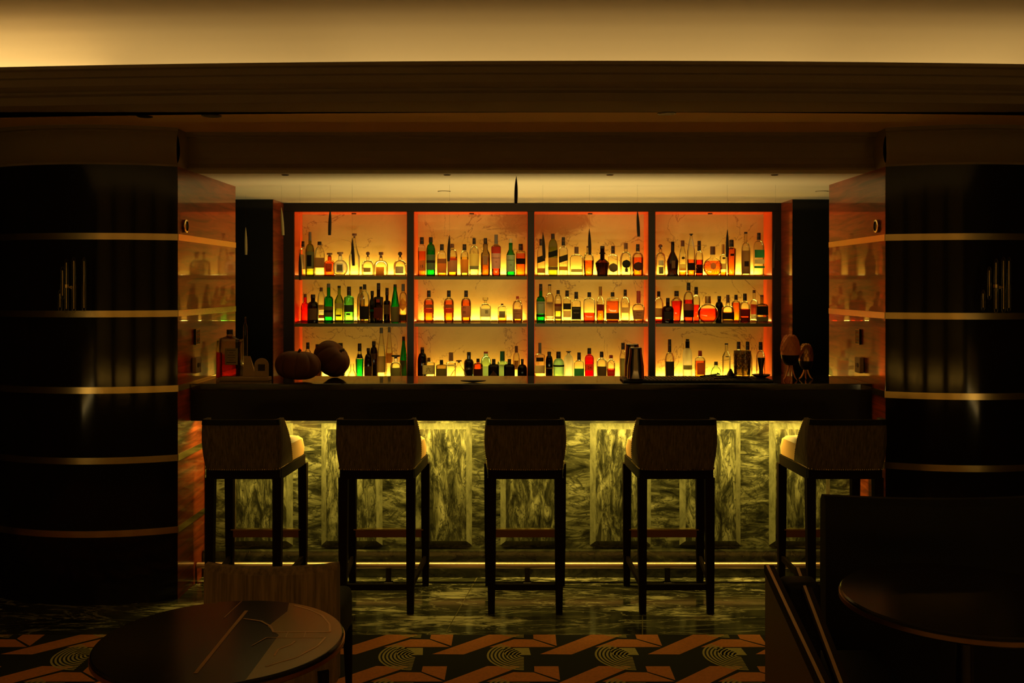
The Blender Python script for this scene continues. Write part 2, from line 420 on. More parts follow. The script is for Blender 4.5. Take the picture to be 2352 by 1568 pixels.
# lip mouldings
prof = [(.34, 2.47), (.02, 2.50), (0, 2.512), (0, 2.560), (-.012, 2.560), (-.014, 2.545), (.008, 2.535), (.012, 2.475), (.03, 2.462), (.055, 2.458), (.06, 2.448), (.078, 2.44), (.08, 2.405), (.095, 2.40), (.34, 2.40)]
b = MB(); b.sweep([[(x, lipy(x)+dy, z) for dy, z in prof] for x in xs], closed=True)
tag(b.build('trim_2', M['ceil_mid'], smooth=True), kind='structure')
# middle ceiling between the two steps
b = MB(); b.box(-4.5, 4.5, 4.6, 9, 2.40, 2.46); struct(b.build('ceiling_middle', M['ceil_step']))

# beam over the recess, and the drums over the columns share one profile
bp = [(0, 2.205), (-.004, 2.215), (.022, 2.24), (.036, 2.275), (.036, 2.31), (.020, 2.35), (.002, 2.366), (-.006, 2.372), (-.006, 2.378), (-.022, 2.383), (-.024, 2.40)]
b = MB(); b.sweep([[(x, 5.225+dy, z) for dy, z in bp]+[(x, 5.40, 2.40), (x, 5.40, 2.205)] for x in (XL-.001, XR+.001)], closed=True)
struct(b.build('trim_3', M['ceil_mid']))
b = MB(); b.box(-4.5, 4.5, 5.40, 9, ZC, ZC+.06); rc = b.build('ceiling_bar', M['ceiling']); struct(rc)

def arc_pts(cx, cy, R, xa, xb, n=40):
    """front arc of a circle from xa to xb"""
    ta = math.acos(max(-1, min(1, (xa-cx)/R))); tb = math.acos(max(-1, min(1, (xb-cx)/R)))
    return [(cx+R*math.cos(ta+(tb-ta)*i/n), cy-R*math.sin(ta+(tb-ta)*i/n)) for i in range(n+1)]
LBANDS = [1.862, 1.473, 1.091, .738, .372]
RBANDS = [1.860, 1.462, 1.060, .700, .345]
def column(side):
    s = -1 if side == 'left' else 1
    xe = XL if s < 0 else XR
    y1 = (D1L, D1R)[s > 0]; R = 1.0
    cx = xe+s*.44; cy = y1+math.sqrt(R*R-.44**2)
    xo = cx+s*.985
    root = empty('column', (cx, y1-.1, 0))
    tag(root, 'black stone curved column %s of the bar with brass bands' % side, 'column', 'curved columns either side of the bar')
    root_inv = Matrix.Translation(-Vector(root.location))
    arc = arc_pts(cx, cy, R, xe, xo)
    D2 = (D2L, D2R)[s > 0]
    poly = arc+[(xo, D2), (xe, D2)]
    b = MB(); b.prism(poly, 0, ZC, root_inv); sh = b.build('shaft', M['column'], root, smooth=True)
    # wood veneered inner side
    b = MB(); b.box(xe-.002 if s > 0 else xe-.004, xe+.004 if s > 0 else xe+.002, y1, D2, 0, ZC)
    sw = b.build('side_panel', M['mahogany'], root); sw.location = -Vector(root.location)
    sw['label'] = 'glossy mahogany side panel'
    for z in (LBANDS if s < 0 else RBANDS):
        o_ = arc_pts(cx, cy, R+.004, xe-s*.003, xo); i_ = arc_pts(cx, cy, R-.006, xe, xo)
        b = MB()
        b.sweep([[(p[0], p[1], z-.033), (p[0], p[1], z), (q[0], q[1], z), (q[0], q[1], z-.033)] for p, q in zip(o_, i_)], closed=True)
        xa, xb = sorted((xe-s*.005, xe-s*.0005))
        b.box(xa, xb, y1+.001, D2, z-.033, z)
        bo = b.build('brass_band', M['brass'], root, smooth=True); bo.location = -Vector(root.location)
    # drum above, under the middle ceiling
    b = MB(); ns = 40; secs = []
    for i in range(ns+1):
        f = i/ns; x_ = xe+(xo-xe)*f
        t = math.acos((xe-cx)/R)+(math.acos((xo-cx)/R)-math.acos((xe-cx)/R))*f
        secs.append([(cx+(R-dy)*math.cos(t), cy-(R-dy)*math.sin(t), z) for dy, z in bp])
    b.sweep(secs); b.add([(xe-(.0), y1+dy, z) for dy, z in bp]+[(xe, 5.5, 2.40), (xe, 5.5, 2.205)], [tuple(range(len(bp)+2))])
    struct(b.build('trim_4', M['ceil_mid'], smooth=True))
    return root
column('left'); column('right')
# piers beside the shelves, with mahogany returns
for s in (-1, 1):
    xe = -1.76 if s < 0 else 1.905
    xa, xb = sorted((xe, s*4.5))
    b = MB(); b.box(xa, xb, DP, 7.7, 0, ZC); p = struct(b.build('wall_pier', M['column']))
    xa, xb = sorted((xe-s*.004, xe+s*.001))
    b = MB(); b.box(xa, xb, DP+.002, DB-.002, 0, ZC); b.build('wood_return', M['mahogany'], p)

# ------------------------------------------------------------------ back bar
XB0, XB1 = wx(653, DB), wx(1793, DB)
bb = empty('back_bar', ((XB0+XB1)/2, DB, 0)); tag(bb, 'backlit bottle shelving of four bays behind the bar counter', 'shelving')
def part(mb, name, mat, root, smooth=False):
    o = mb.build(name, mat, root, smooth); o.location = -Vector(root.location); return o
ZH = 2.144
b = MB(); b.box(-1.7595, 1.9045, DB, DN+.02, ZH, ZC-.002); part(b, 'header', M['frame'], bb)
b = MB(); b.box(-1.755, 1.90, DB-.02, DN+.05, 0, SZ[2]-.035); part(b, 'base_cabinet', M['frame'], bb)
b = MB(); b.box(-1.755, 1.90, DB-.04, DN+.05, SZ[2]-.034, SZ[2]); part(b, 'back_counter', M['counter'], bb)
for k, (a, c) in enumerate(POSTS):
    xa, xb = wx(a, DB), wx(c, DB)
    if k == 0: xa = -1.7595
    if k == 4: xb = 1.9045
    b = MB(); b.box(xa, xb, DB, DN, SZ[2]+.001, ZH-.001); part(b, 'upright', M['frame'], bb)
for k in range(4):
    xa, xb = wx(POSTS[k][1], DB), wx(POSTS[k+1][0], DB)
    b = MB(); b.box(xa, xb, DN-.012, DN, SZ[2]+.001, ZH-.001); part(b, 'stone_back', M['marble'], bb)
    b = MB()
    b.box(xa+.0002, xa+.004, DB+.012, DN-.013, SZ[2]+.001, ZH-.005); b.box(xb-.004, xb-.0002, DB+.012, DN-.013, SZ[2]+.001, ZH-.005)
    b.box(xa+.004, xb-.004, DB+.012, DN-.013, ZH-.005, ZH-.0012); part(b, 'niche_lining', M['niche'], bb)
    for s in (0, 1):
        b = MB(); b.box(xa+.0045, xb-.0045, DB+.006, 7.54, SZ[s]-.024, SZ[s]); b.box(xa+.0045, xb-.0045, 7.54, DN-.013, SZ[s]-.024, SZ[s]-.008)
        part(b, 'shelf', M['shelf'], bb)
    b = MB(); xm = (xa+xb)/2; b.lathe([(.018, ZH-.011), (.018, ZH-.0055)], 16, Matrix.Translation((xm, 7.47, 0))); part(b, 'puck_light', M['black'], bb)

# ------------------------------------------------------------------ bar counter
bc = empty('bar_counter', (0, 5.5, 0)); tag(bc, 'front bar counter with black top and green marble raised panels', 'bar counter')
b = MB(); b.rbox(XL+.006, XR-.006, 5.26, 5.72, 1.045, 1.08, .004, seg=2); part(b, 'counter_top', M['counter'], bc)
b = MB(); b.box(XL+.006, XR-.006, 5.265, 5.30, .887, 1.0445); b.box(XL+.006, XR-.006, 5.30, 5.50, 1.0, 1.0445)
b.box(XL+.006, XR-.006, 5.265, 5.325, .8835, .8868); part(b, 'fascia', M['black'], bc)
b = MB(); b.box(XL+.006, XR-.006, 5.505, 5.62, .147, 1.044); part(b, 'stone_front', M['stoneA'], bc)
b = MB(); b.rbox(XL+.006, XR-.006, 5.455, 5.62, .0005, .146, .003, seg=2); part(b, 'plinth', M['plinth'], bc)
b = MB(); b.box(XL+.006, XR-.006, 5.62, 5.70, .0005, 1.044); part(b, 'bar_carcass', M['black'], bc)
for k in range(7):
    xa = wx(533+205.5*k, 5.505); xb = xa+.337; zt, zb = .838, .164; p, e = .030, .026
    b = MB()
    o_ = [(xa, 5.504, zb), (xb, 5.504, zb), (xb, 5.504, zt), (xa, 5.504, zt)]
    i_ = [(xa+p, 5.504-e, zb+p), (xb-p, 5.504-e, zb+p), (xb-p, 5.504-e, zt-p), (xa+p, 5.504-e, zt-p)]
    b.m = 0; b.add(i_, [(0, 1, 2, 3)])
    b.m = 1; b.add(o_+i_, [(0, 1, 5, 4), (1, 2, 6, 5), (2, 3, 7, 6), (3, 0, 4, 7), (3, 2, 1, 0)])
    part(b, 'raised_panel', [M['stoneB'], M['bevel']], bc)
fr = empty('foot_rail', (0, 5.36, 0)); tag(fr, 'polished copper foot rail running along the base of the bar', 'foot rail')
b = MB(); b.tube([(XL+.01, 5.36, .094), (XR-.01, 5.36, .094)], .017, 14); part(b, 'rail', M['rail'], fr, True)
for xp in (-1.45, -.72, .026, .78, 1.52):
    b = MB(); b.box(xp-.014, xp+.014, 5.352, 5.368, .004, .08); b.rbox(xp-.022, xp+.022, 5.34, 5.38, .0003, .006, .002, seg=1); part(b, 'post', M['darksteel'], fr)

# ------------------------------------------------------------------ ceiling fittings
def disc_light(x, D, z, r, label, name='recessed_downlight', grp=None, ring=False):
    root = empty(name, (x, D, z)); tag(root, label, 'ceiling light', grp)
    b = MB(); b.lathe([(r, -.003), (r*1.0, -.0005)], 24); b.build('trim_ring', M['darksteel'] if not ring else M['ceil_mid'], root)
    b = MB(); b.lathe([(r*.8, -.0045), (r*.8, -.0031)], 24); b.build('lamp_face', M['black'] if not ring else M['ceiling'], root)
for x_, n_ in ((655, 'leftmost'), (1027, 'second from left'), (1401, 'third from left'), (1779, 'rightmost')):
    disc_light(wx(x_, 5.45), 5.45, ZC, .020, 'small dark downlight in the lit ceiling over the counter, %s' % n_, grp='small downlights over the counter')
disc_light(wx(1020, 6.4), 6.4, ZC, .042, 'flush round ceiling plate over the middle of the bar aisle', 'ceiling_plate', 'flush plates in the bar ceiling', True)
disc_light(wx(1888, 6.4), 6.4, ZC, .042, 'flush round ceiling plate near the right wall of the bar', 'ceiling_plate', 'flush plates in the bar ceiling', True)
for x_, y_, r_, n_ in ((333, 267, .036, 'leftmost, nearly closed'), (486, 265, .046, 'second from left'), (1531, 260, .044, 'right of centre')):
    D = .8*F/(VY-y_); disc_light(wx(x_, D), D, 2.40, r_, 'round dark downlight in the brown ceiling step, %s' % n_, grp='downlights in the ceiling step')

# quill shaped pendants
PEND = [(757, 478, 540, -.004, 6.0, 'left bay, above the pumpkins'), (1185, 405, 468, -.002, 5.5, 'highest, in front of the bright ceiling'),
        (1030, 540, 600, -.006, 6.0, 'second bay, between amber bottles'), (1250, 533, 593, .008, 6.0, 'third bay, far left'),
        (1355, 525, 585, .004, 6.0, 'middle of the third bay'), (1467, 482, 543, .008, 6.0, 'right end of the third bay'),
        (812, 546, 610, .008, 6.0, 'before the tall clear bottle'), (690, 580, 643, .003, 6.0, 'left end of the first bay'),
        (1670, 527, 590, -.002, 6.0, 'rightmost bay, beside the red bottle'), (1778, 552, 615, -.008, 6.0, 'far right frame upright'),
        (565, 522, 585, .002, 6.6, 'before the dark left pier'), (650, 476, 540, .010, 6.0, 'before the left wood return')]
for x_, t_, q_, lean, D, n_ in PEND:
    zt, zb = wz(t_, D), wz(q_, D); X = wx(x_, D); L_ = zt-zb
    root = empty('pendant', (X, D, zb)); tag(root, 'slim tapered dark pendant rod hanging point up, %s' % n_, 'pendant', 'tapered pendants hanging over the bar')
    r_ = .0098
    pts = [(-lean*(i/8)*1.0, 0, L_*i/8) for i in range(9)]
    b = MB(); b.tube(pts, 0, 10, rs=[r_*.85, r_*.95, r_, r_, r_*.95, r_*.85, r_*.68, r_*.42, .0012]); b.build('rod', M['tablelight'] if x_ in (565, 650) else M['frame'], root, True)  # leftmost rods get a paler colour for the light falling on them
    b = MB(); b.tube([(-lean, 0, L_-.004), (-lean, 0, ZC-zb-.0005)], .0003, 5); b.build('wire', M['darksteel'], root)

# ------------------------------------------------------------------ bottles
ORD = ['first', 'second', 'third', 'fourth', 'fifth', 'sixth', 'seventh', 'eighth', 'ninth', 'tenth', 'eleventh', 'twelfth', 'thirteenth']
BAY = ['leftmost', 'second', 'third', 'rightmost']; SH = ['top', 'middle', 'bottom']
ROWS = []
def B(shelf, bay, cx, top, w, sh, nk, nw, cap, gl, desc, lq=None, lab=(), cc='black', cw=None, kind='r', e=2.0, dr=1.0, row=0, txt=None, bw=1.0, foot=None, neckm=None):
    ROWS.append(dict(s=shelf, b=bay, cx=cx, top=top, w=w, sh=sh, nk=nk, nw=nw, cap=cap, gl=gl, desc=desc, lq=lq, lab=lab, cc=cc, cw=cw or nw+1.5, kind=kind, e=e, dr=dr, row=row, txt=txt, bw=bw, foot=foot))
SQ = dict(e=5.0, dr=.85)
# --- top shelf
B(0,0,696,553,14,573,566,6,566,'clear','clear bottle with dark neck seal and pale label',lab=[(584,618,.8,'cream')],row=1,nk_=0) if False else B(0,0,696,553,14,575,568,6,566,'clear','slim clear bottle with dark cap and pale label',lab=[(584,618,.8,'cream')],row=1)
B(0,0,712,533,20,577,560,7,553,'olive','tall olive bottle with figure label and grey cap',lab=[(578,617,.95,'olive'),(586,612,.5,'black')],cc='grey',cw=7)
B(0,0,734,555,22,589,567,8,563,'clear','clear bottle with plain brown label and black cap',lab=[(592,615,.92,'brown')],**SQ)
B(0,0,757,580,25,606,597,9,588,'amber','squat amber jug bottle with brown round stopper',lab=[(605,624,.55,'brown')],cc='brown',cw=13,row=1)
B(0,0,781.5,579,35,0,597,9,588,'frost','round frosted flask with white oval label and wooden stopper',lab=[(605,626,.45,'white'),(608,622,.33,'olive')],cc='cork',cw=14,kind='globe',dr=.45)
B(0,0,814,535,25,588,548,6,545,'clear','tall clear bell bottle with ball stopper',cc='brown',cw=11,kind='c',row=1)
B(0,0,845,578,29,608,597,7,590,'clear','clear round shouldered bottle with brown ball stopper',lab=[(615,625,.55,'gold')],cc='brown',cw=9,kind='r')
B(0,0,875,578,33,610,597,8,591,'clear','clear dome bottle with dark ball stopper and orange label',lab=[(613,632,.55,'orange')],cc='brown',cw=11,kind='r',row=1)
B(0,0,919,578,30,610,597,8,591,'clear','clear dome bottle with black ball stopper and pale label',lab=[(612,628,.6,'cream')],cw=10,kind='r')
B(0,1,969,545,17.5,575,562,8,561,'clear','amber whisky bottle with orange label and black capsule',lq=('orange',577),lab=[(598,622,.9,'orange')],cw=9.5,txt=[('15',612,9,'ink')],**SQ)
B(0,1,989.5,545,21,576,560,8,557,'green','green whisky bottle with dark label and black capsule',lab=[(585,620,.95,'olive'),(598,604,.95,'dark')],cw=9.5)
B(0,1,1015,561,21,592,576,9,575,'clear','short amber whisky bottle with two tone orange label',lq=('amber',594),lab=[(595,605,.95,'brown'),(605,627,.95,'orange')],cw=9.5,**SQ)
B(0,1,1039,560,23,588,572,9,569,'clear','amber whisky bottle with red banded brown label',lq=('amber',590),lab=[(593,598,.95,'red'),(598,625,.97,'tan')],cc='brown',cw=8.5)
B(0,1,1067,561,19,588,576,8,575,'clear','short bottle with plain orange label and black neck ring',lq=('gold',590),lab=[(596,627,.95,'orange')],cw=9.5)
B(0,1,1089,547,22.5,581,565,7,561,'clear','clear bottle with yellow label over dark band',lab=[(583,611,.95,'yellow'),(611,619,.85,'olive')],cw=8)
B(0,1,1115,547,21.5,584,573,11,561,'smoke','brown tinted bottle with bulged neck and black capsule',lq=('amber',592),lab=[(588,608,.5,'tan')],cw=8.5,kind='s')
B(0,1,1139.5,539,23,567,561,8,560,'clear','tapered whisky bottle with cream label and red shoulder',lq=('red',567),lab=[(568,581,.93,'red'),(582,617,.97,'cream')],cc='grey',cw=8.5,kind='s',bw=.86,txt=[('MACALLAN',593,3.6,'ink'),('12',602,5,'ink')])
B(0,1,1173,548,20.5,586,573,9,558,'green','green whisky bottle with cream label and cream cap',lab=[(586,624,.97,'cream')],cc='cream',cw=8,kind='s',txt=[('LAPHROAIG',598,3.2,'ink'),('10',609,4.5,'ink')])
B(0,1,1196,559,22,580,575,9,574,'clear','square orange bottle with black label, beside green bottle',lq=('orange',581),lab=[(593,606,.8,'black')],cw=10.5,row=1,**SQ)
B(0,2,1243,549,18,583,566,8,564,'clear','clear square bottle with slanted black label, leftmost',lab=[(588,602,.97,'black','d'),(616,627,.9,'orange')],cw=8.5,**SQ)
B(0,2,1270,537,21,569,550,9,548,'olive','tall olive square bottle with slanted black label',lab=[(577,590,.97,'black','d'),(592,612,.75,'orange'),(613,620,.97,'brown')],cw=9,**SQ)
B(0,2,1294,545,20,577,566,8,564,'clear','clear square bottle with slanted black label, small orange label',lab=[(587,601,.97,'black','d'),(612,621,.85,'orange')],cw=8.5,**SQ)
B(0,2,1324,567,30,592,584,9,582,'clear','clear square decanter with flat stopper',lab=[(618,625,.7,'yellow')],cc='brown',cw=10,**SQ)
B(0,2,1352,565,25,598,580,9,569,'clear','glass decanter holding red orange spirit behind a pendant',lq=('orange',598),cc='brown',cw=10,bw=.84,kind='r')
B(0,2,1383.5,565,33,604,594,10,571,'dark','wide shouldered black brown decanter',lab=[(580,583,.0,'black')],cw=10.5,bw=.74,kind='s')
B(0,2,1408,564,22,590,583,8,581,'clear','clear bottle with dark round crest label',lab=[(604,625,.75,'dark','o')],cw=9,row=1,**SQ)
B(0,2,1437.5,558,27,596,578,8,572,'clear','clear bottle with ornate black seal and brown stopper',lab=[(597,616,.68,'black','o'),(616,625,.25,'dark')],cc='brown',cw=9)
B(0,2,1465,561,26,592,580,9,577,'clear','orange spirit bottle with dark round crest label',lq=('orange',591),lab=[(602,622,.8,'dark','o')],cw=9)
B(0,3,1517,561,23,594,580,8,573,'clear','clear rounded bottle with ball stopper, blue tinted base',lab=[(598,610,.5,'cream'),(613,629,.45,'olive')],cc='brown',cw=10,kind='r')
B(0,3,1545,555,27,600,578,8,557,'dark','black cognac bottle with red seal and flared foot',lab=[(583,589,.28,'red'),(592,616,.3,'brown')],cw=8,kind='s',foot=.9)
B(0,3,1568,551,18,590,567,8,565,'clear','tall clear bottle with yellow label and brown collar',lq=('orange',624),lab=[(606,621,.85,'gold'),(588,595,.4,'dark','o')],cc='brown',cw=9,kind='s',row=1)
B(0,3,1587.5,537,18.5,577,545,6,541,'clear','tallest bottle with cone neck and black label',lq=('orange',596),lab=[(604,621,.9,'black')],cw=9,kind='s')
B(0,3,1606,552,18,590,575,8,575,'clear','orange bottle with black shield label, beside fluted decanter',lq=('red',596),lab=[(607,627,.8,'black')],cw=8.5,row=1)
B(0,3,1637,566,44,0,592,9,585,'clear','round fluted decanter of orange cognac with gold medallion',lq=('orange',599),lab=[(603,619,.30,'gold','o')],cc='brown',cw=12,kind='globe',dr=.36)
B(0,3,1661,560,16,591,583,7,583,'clear','slim clear bottle with tall gold neck',lq=('orange',624),lab=[(605,618,.8,'tan'),(589,595,.4,'dark','o')],cc='gold',cw=7,row=1)
B(0,3,1680,551,21,572,568,10,567,'clear','tall straight bottle of red orange spirit with dark cap',lq=('orange',570),lab=[(583,588,.4,'black')],cw=11,bw=.85,kind='s')
B(0,3,1713,533,20,574,557,6.5,537,'clear','tall bottle wrapped in brown patterned label',lab=[(576,629,.97,'brown'),(600,612,.5,'dark')],cw=8)
B(0,3,1743,535,23,567,553,8,551,'clear','clear bottle with green mountain label and black capsule',lab=[(574,592,.8,'green'),(596,606,.8,'cream'),(611,616,.85,'green')],cw=9,**SQ)
# --- middle shelf
B(1,0,701,675,20,708,695,8,683,'red','red glass bottle with round shoulders at the left end',cc='brown',cw=8,row=1)
B(1,0,719,676,26,704,692,10,684,'dark','dark brown rum bottle with gold label',lab=[(708,734,.8,'brown')],cw=11)
B(1,0,738,660,18,696,671,8,669,'clear','clear bottle with white and red brown label',lab=[(700,712,.9,'brown'),(713,722,.9,'white'),(723,731,.9,'maroon')],cc='brown',cw=8,row=1)
B(1,0,754.8,651,21.5,688,680,8.5,660,'green','bright green bottle with dark label and grey cap',lab=[(703,727,.95,'brown'),(712,717,.95,'dark')],cc='grey',cw=8.5)
B(1,0,779,656,21,691,676,7,661,'olive','olive green bottle with yellow lettering',lab=[(696,708,.85,'gold'),(722,726,.55,'dark')],cw=8,kind='s')
B(1,0,801.6,658,23,684,680,9,678,'lgreen','light green apothecary bottle with dark label',lab=[(700,716,.95,'dark'),(719,723,.4,'dark')],cw=9.5)
B(1,0,829,658,18,690,673,7,664,'smoke','slim smoked bottle half behind a clear one',cw=7,row=1)
B(1,0,837.5,653,24,695,668,9,665,'clear','clear rounded bottle with large black label',lq=('gold',700),lab=[(703,733,.85,'black')],cw=8.5)
B(1,0,855,668,19,702,685,7,678,'black','small black bottle with bright green band',lab=[(711,716,.9,'green')],cw=8,row=1,kind='s')
B(1,0,869.5,650,20.5,683,681,8,665,'dark','dark square bottle with small red disc label',lab=[(687,694,.35,'red'),(706,730,.8,'maroon')],cw=8.5,**SQ)
B(1,0,889,661,17,696,690,7,678,'black','black bottle with rust label',lab=[(700,722,.9,'brown')],cw=8,row=1)
B(1,0,907.5,653,20,703,666,8,659,'green','green wine shaped bottle with brown label',lab=[(704,738,.97,'brown')],cw=8,kind='s')
B(1,0,926,652,18,684,671,7.5,669,'clear','clear bottle with orange diamond label',lq=('gold',720),lab=[(684,714,.97,'orange','v'),(722,736,.95,'dark')],cc='grey',cw=8,txt=[('PERNA',700,4.2,'redink')])
for cx_, d_ in ((985, 'leftmost'), (1031, 'second')):
    B(1,1,cx_,667,23,695,684,8,682,'clear','orange bottle, brown and red label, %s of pair' % d_,lq=('orange',689),lab=[(699,707,.95,'brown'),(708,718,.95,'red')],cw=9,foot=.0)
B(1,1,1070.5,667,23,695,684,8,682,'clear','amber whisky bottle with tan label and black brush characters',lq=('orange',688),lab=[(702,728,.85,'tan')],cw=9,txt=[('竹',707,7,'ink',-.3),('鶴',717,7,'ink',-.3)])
B(1,1,1115,683,25,706,697,8,695,'clear','clear faceted decanter with cream label and glass stopper',lab=[(708,727,.85,'cream')],cw=13,cc='glass',e=4,txt=[('響',716,9,'ink',.25)])
B(1,1,1153.5,697,20,708,702,7,701,'clear','smallest clear bottle with dark square label',lq=('amber',724),lab=[(714,729,.6,'olive')],cc='brown',cw=6,**SQ)
B(1,1,1188.7,680,23,702,690,7,686,'clear','clear bottle with orange cap and brown lettered label',lq=('amber',719),lab=[(709,732,.9,'tan')],cc='red',cw=7,txt=[('NIKKA',714,4.6,'ink'),('COFFEY',720,4.2,'ink')])
B(1,2,1242,652,20.5,692,680,8,668,'green','green whisky bottle with cream label and dark neck',lab=[(692,720,.97,'cream'),(722,727,.97,'black')],cw=8,txt=[('JAMESON',696,3.6,'ink')])
B(1,2,1262.5,653,20,687,673,7,656,'clear','clear bottle with brown label and tan neck',lab=[(693,727,.97,'tan'),(730,732,.95,'red')],cw=8,row=1,txt=[('JAMESON',697,3.4,'ink')])
B(1,2,1282,666,18,694,677,8,675,'clear','clear bottle with two tone brown label and black cap',lq=('gold',712),lab=[(697,703,.95,'maroon'),(703,714,.95,'brown'),(726,732,.9,'tan')],cw=8)
B(1,2,1302.5,667,18,692,683,7,681,'clear','clear square bottle with rounded black label',lab=[(697,711,.9,'black'),(714,729,.85,'tan')],cw=9,row=1,**SQ)
B(1,2,1323.5,670,21,695,688,9,686,'clear','square bottle with full black label and white lettering',lab=[(704,733,.97,'black')],cw=9,txt=[("JACK DANIEL'S",709,2.5,'paper'),('OLD No.7',718,3,'paper')],**SQ)
B(1,2,1353.5,671,27,692,684,8,682,'clear','broad clear bottle one third full of red amber spirit',lq=('red',718),cw=9,e=3.5,dr=.7)
B(1,2,1379,658,19,692,681,8,679,'clear','slim bottle with orange neck and purple red label',lq=('orange',712),lab=[(699,714,.9,'maroon')],cc='gold',cw=8,row=1,kind='s')
B(1,2,1407,671,29,688,683,9,681,'clear','broad square bottle of orange spirit with dark label',lq=('orange',691),lab=[(718,733,.95,'dark')],cw=9,e=6,dr=.7)
B(1,2,1436,665,22,696,682,8,680,'clear','clear bottle with small brown picture label',lab=[(706,719,.75,'tan')],cw=8,row=1)
B(1,2,1466.6,668,29,708,697,8,696,'clear','squat bottle with dripping red wax neck and tan label',lq=('amber',712),lab=[(712,733,.85,'tan')],cc='red',cw=9.5,bw=.78,txt=[("Maker's",717,4.3,'ink'),('Mark',723,4.6,'ink')],e=3,dr=.75)
B(1,3,1513,669,22,700,684,8,681,'clear','clear bottle with brown label at the left end',lq=('red',733),lab=[(708,729,.85,'brown')],cw=8,row=1)
B(1,3,1534,684,28,712,702,9,694,'dark','squat dark brown jug bottle',lab=[(715,733,.7,'dark')],cw=9)
B(1,3,1554,668,25,692,683,10,681,'clear','angular bottle full of red orange spirit',lq=('red',691),cw=11,row=1,bw=.7,kind='s',e=4)
B(1,3,1581.5,649,24,688,669,8,667,'clear','tall whisky bottle with wide black label',lq=('red',688),lab=[(697,712,.95,'brown'),(712,728,.9,'black')],cw=9)
B(1,3,1599,659,18,690,678,8,676,'clear','slim bottle with brown amber lower half behind a globe decanter',lq=('red',700),cw=9,row=1)
B(1,3,1626,680,48,0,698,13,697,'clear','globe shaped decanter of red spirit with flared stopper',lq=('red',708),cc='gold',cw=14,kind='globe',dr=.5)
B(1,3,1652,680,19,706,693,8,687,'black','round black bottle behind the globe decanter',cw=9,row=1)
B(1,3,1672,677,29,712,701,9,695,'clear','round shouldered bottle with broad black label',lq=('amber',716),lab=[(717,733,.9,'black'),(734,740,.9,'brown')],cc='brown',cw=8,kind='r')
B(1,3,1690.5,677,20,697,691,8,689,'clear','slim bottle of pale orange spirit',lq=('orange',695),cc='black',cw=8,row=1)
B(1,3,1711,674,24,704,692,8,690,'clear','clear bottle with dark red label and round medallion',lq=('red',709),lab=[(710,726,.9,'maroon'),(728,737,.85,'maroon')],cw=9)
B(1,3,1732,666,18,697,688,6,673,'clear','cream bottle with red label and black numerals',lab=[(699,722,.9,'red'),(722,733,.9,'cream')],cc='brown',cw=7,row=1,txt=[('60',727,6,'ink')])
B(1,3,1750,677,26,702,697,7,682,'smoke','square dark bottle with black label at the right end',lab=[(703,723,.9,'black'),(727,737,.9,'olive')],cc='brown',cw=8,**SQ)
# --- bottom row, standing on the back counter
B(2,0,707,786,20,830,803,8,801,'clear','clear bottle with black cap behind the left pumpkin',cw=8)
B(2,0,729,792,22,825,808,8,804,'dark','dark bottle hidden behind the taller pumpkin',cw=9,row=1)
B(2,0,782,789,22,830,803,9,800,'dark','dark bottle with wide black cap behind the pumpkins',cw=11,row=1)
B(2,0,809,835,26,866,849,8,848,'clear','small bell bottle with orange label beside the pumpkin',lab=[(856,874,.7,'orange')],cc='glass',cw=9,kind='s')
B(2,0,826,790,19,828,812,8,808,'clear','bottle full of bright green liqueur with black neck',lq=('green',826),lab=[(815,824,.0,'black')],cw=9,kind='s',bw=.85,row=1)
B(2,0,846,799,19,832,812,7,805,'dark','dark bottle with brown label, shorter of two',lab=[(840,872,.8,'brown')],cw=8)
B(2,0,858.6,785,18,814,798,8,794,'dark','tall dark bottle with pale neck label',lab=[(812,826,.6,'brown'),(838,870,.9,'dark')],cw=9,row=1)
B(2,0,876,752,20,818,765,6,765,'clear','very tall clear cone bottle with tan label',lab=[(814,854,.95,'tan')],cc='grey',cw=8,kind='s')
B(2,0,894,752,16,812,770,7,764,'clear','very tall slim clear bottle with orange label',lab=[(812,835,.9,'orange')],cc='grey',cw=7,row=1,kind='s')
B(2,0,909,815,26,840,831,9,822,'clear','round jar bottle with broad black cap and olive label',lab=[(843,872,.8,'olive')],cw=20)
B(2,0,927,774,18,830,790,7,784,'green','green wine shaped bottle with brown label at right end',lab=[(818,870,.95,'brown')],cw=7,kind='s',row=1)
B(2,1,970,799,22,832,812,9,804,'black','tall black bottle at the left end',cc='brown',cw=9,row=1)
B(2,1,985,821,28,834,831,8,830,'clear','low clear hexagonal bottle with cream label and brush character',lab=[(837,858,.9,'cream')],cc='brown',cw=8,e=3.5,txt=[('六',848,12,'ink')])
B(2,1,1014,826,25,840,836,8,836,'smoke','square shouldered brown stoneware bottle',lab=[(845,870,.8,'olive')],cw=8.5,row=0,**SQ)
B(2,1,1036,811,23,836,832,9,830,'clear','clear bottle with tall tan cork cap',lab=[(838,842,.9,'cream')],cc='cork',cw=11,row=1)
B(2,1,1054,827,44,866,836,6,832,'clear','triangular clear decanter with flared stopper',lab=[(858,874,.5,'brown')],cc='brown',cw=13,kind='s',dr=.5)
B(2,1,1077,810,23,836,826,9,818,'black','black round shouldered bottle with white lettering',cw=9.5,row=1,txt=[('XXO',848,6,'paper')])
B(2,1,1098,823,22,838,833,8,831,'amber','amber apothecary bottle with dark label',lab=[(846,870,.85,'dark')],cw=8)
B(2,1,1116,809,25,838,820,10,813,'aqua','pale aqua bottle with arched white label and brown cap',lab=[(842,866,.6,'cream')],cc='red',cw=10,row=1)
B(2,1,1134,824,25,840,835,8,832,'black','black square shouldered bottle with gold triangle label',lab=[(850,872,.6,'brown','v')],cw=8.5,**SQ)
B(2,1,1154,808,23,834,831,11,830,'aqua','pale bottle with tall green cap',lab=[(838,866,.7,'cream')],cc='green',cw=11.5,row=1)
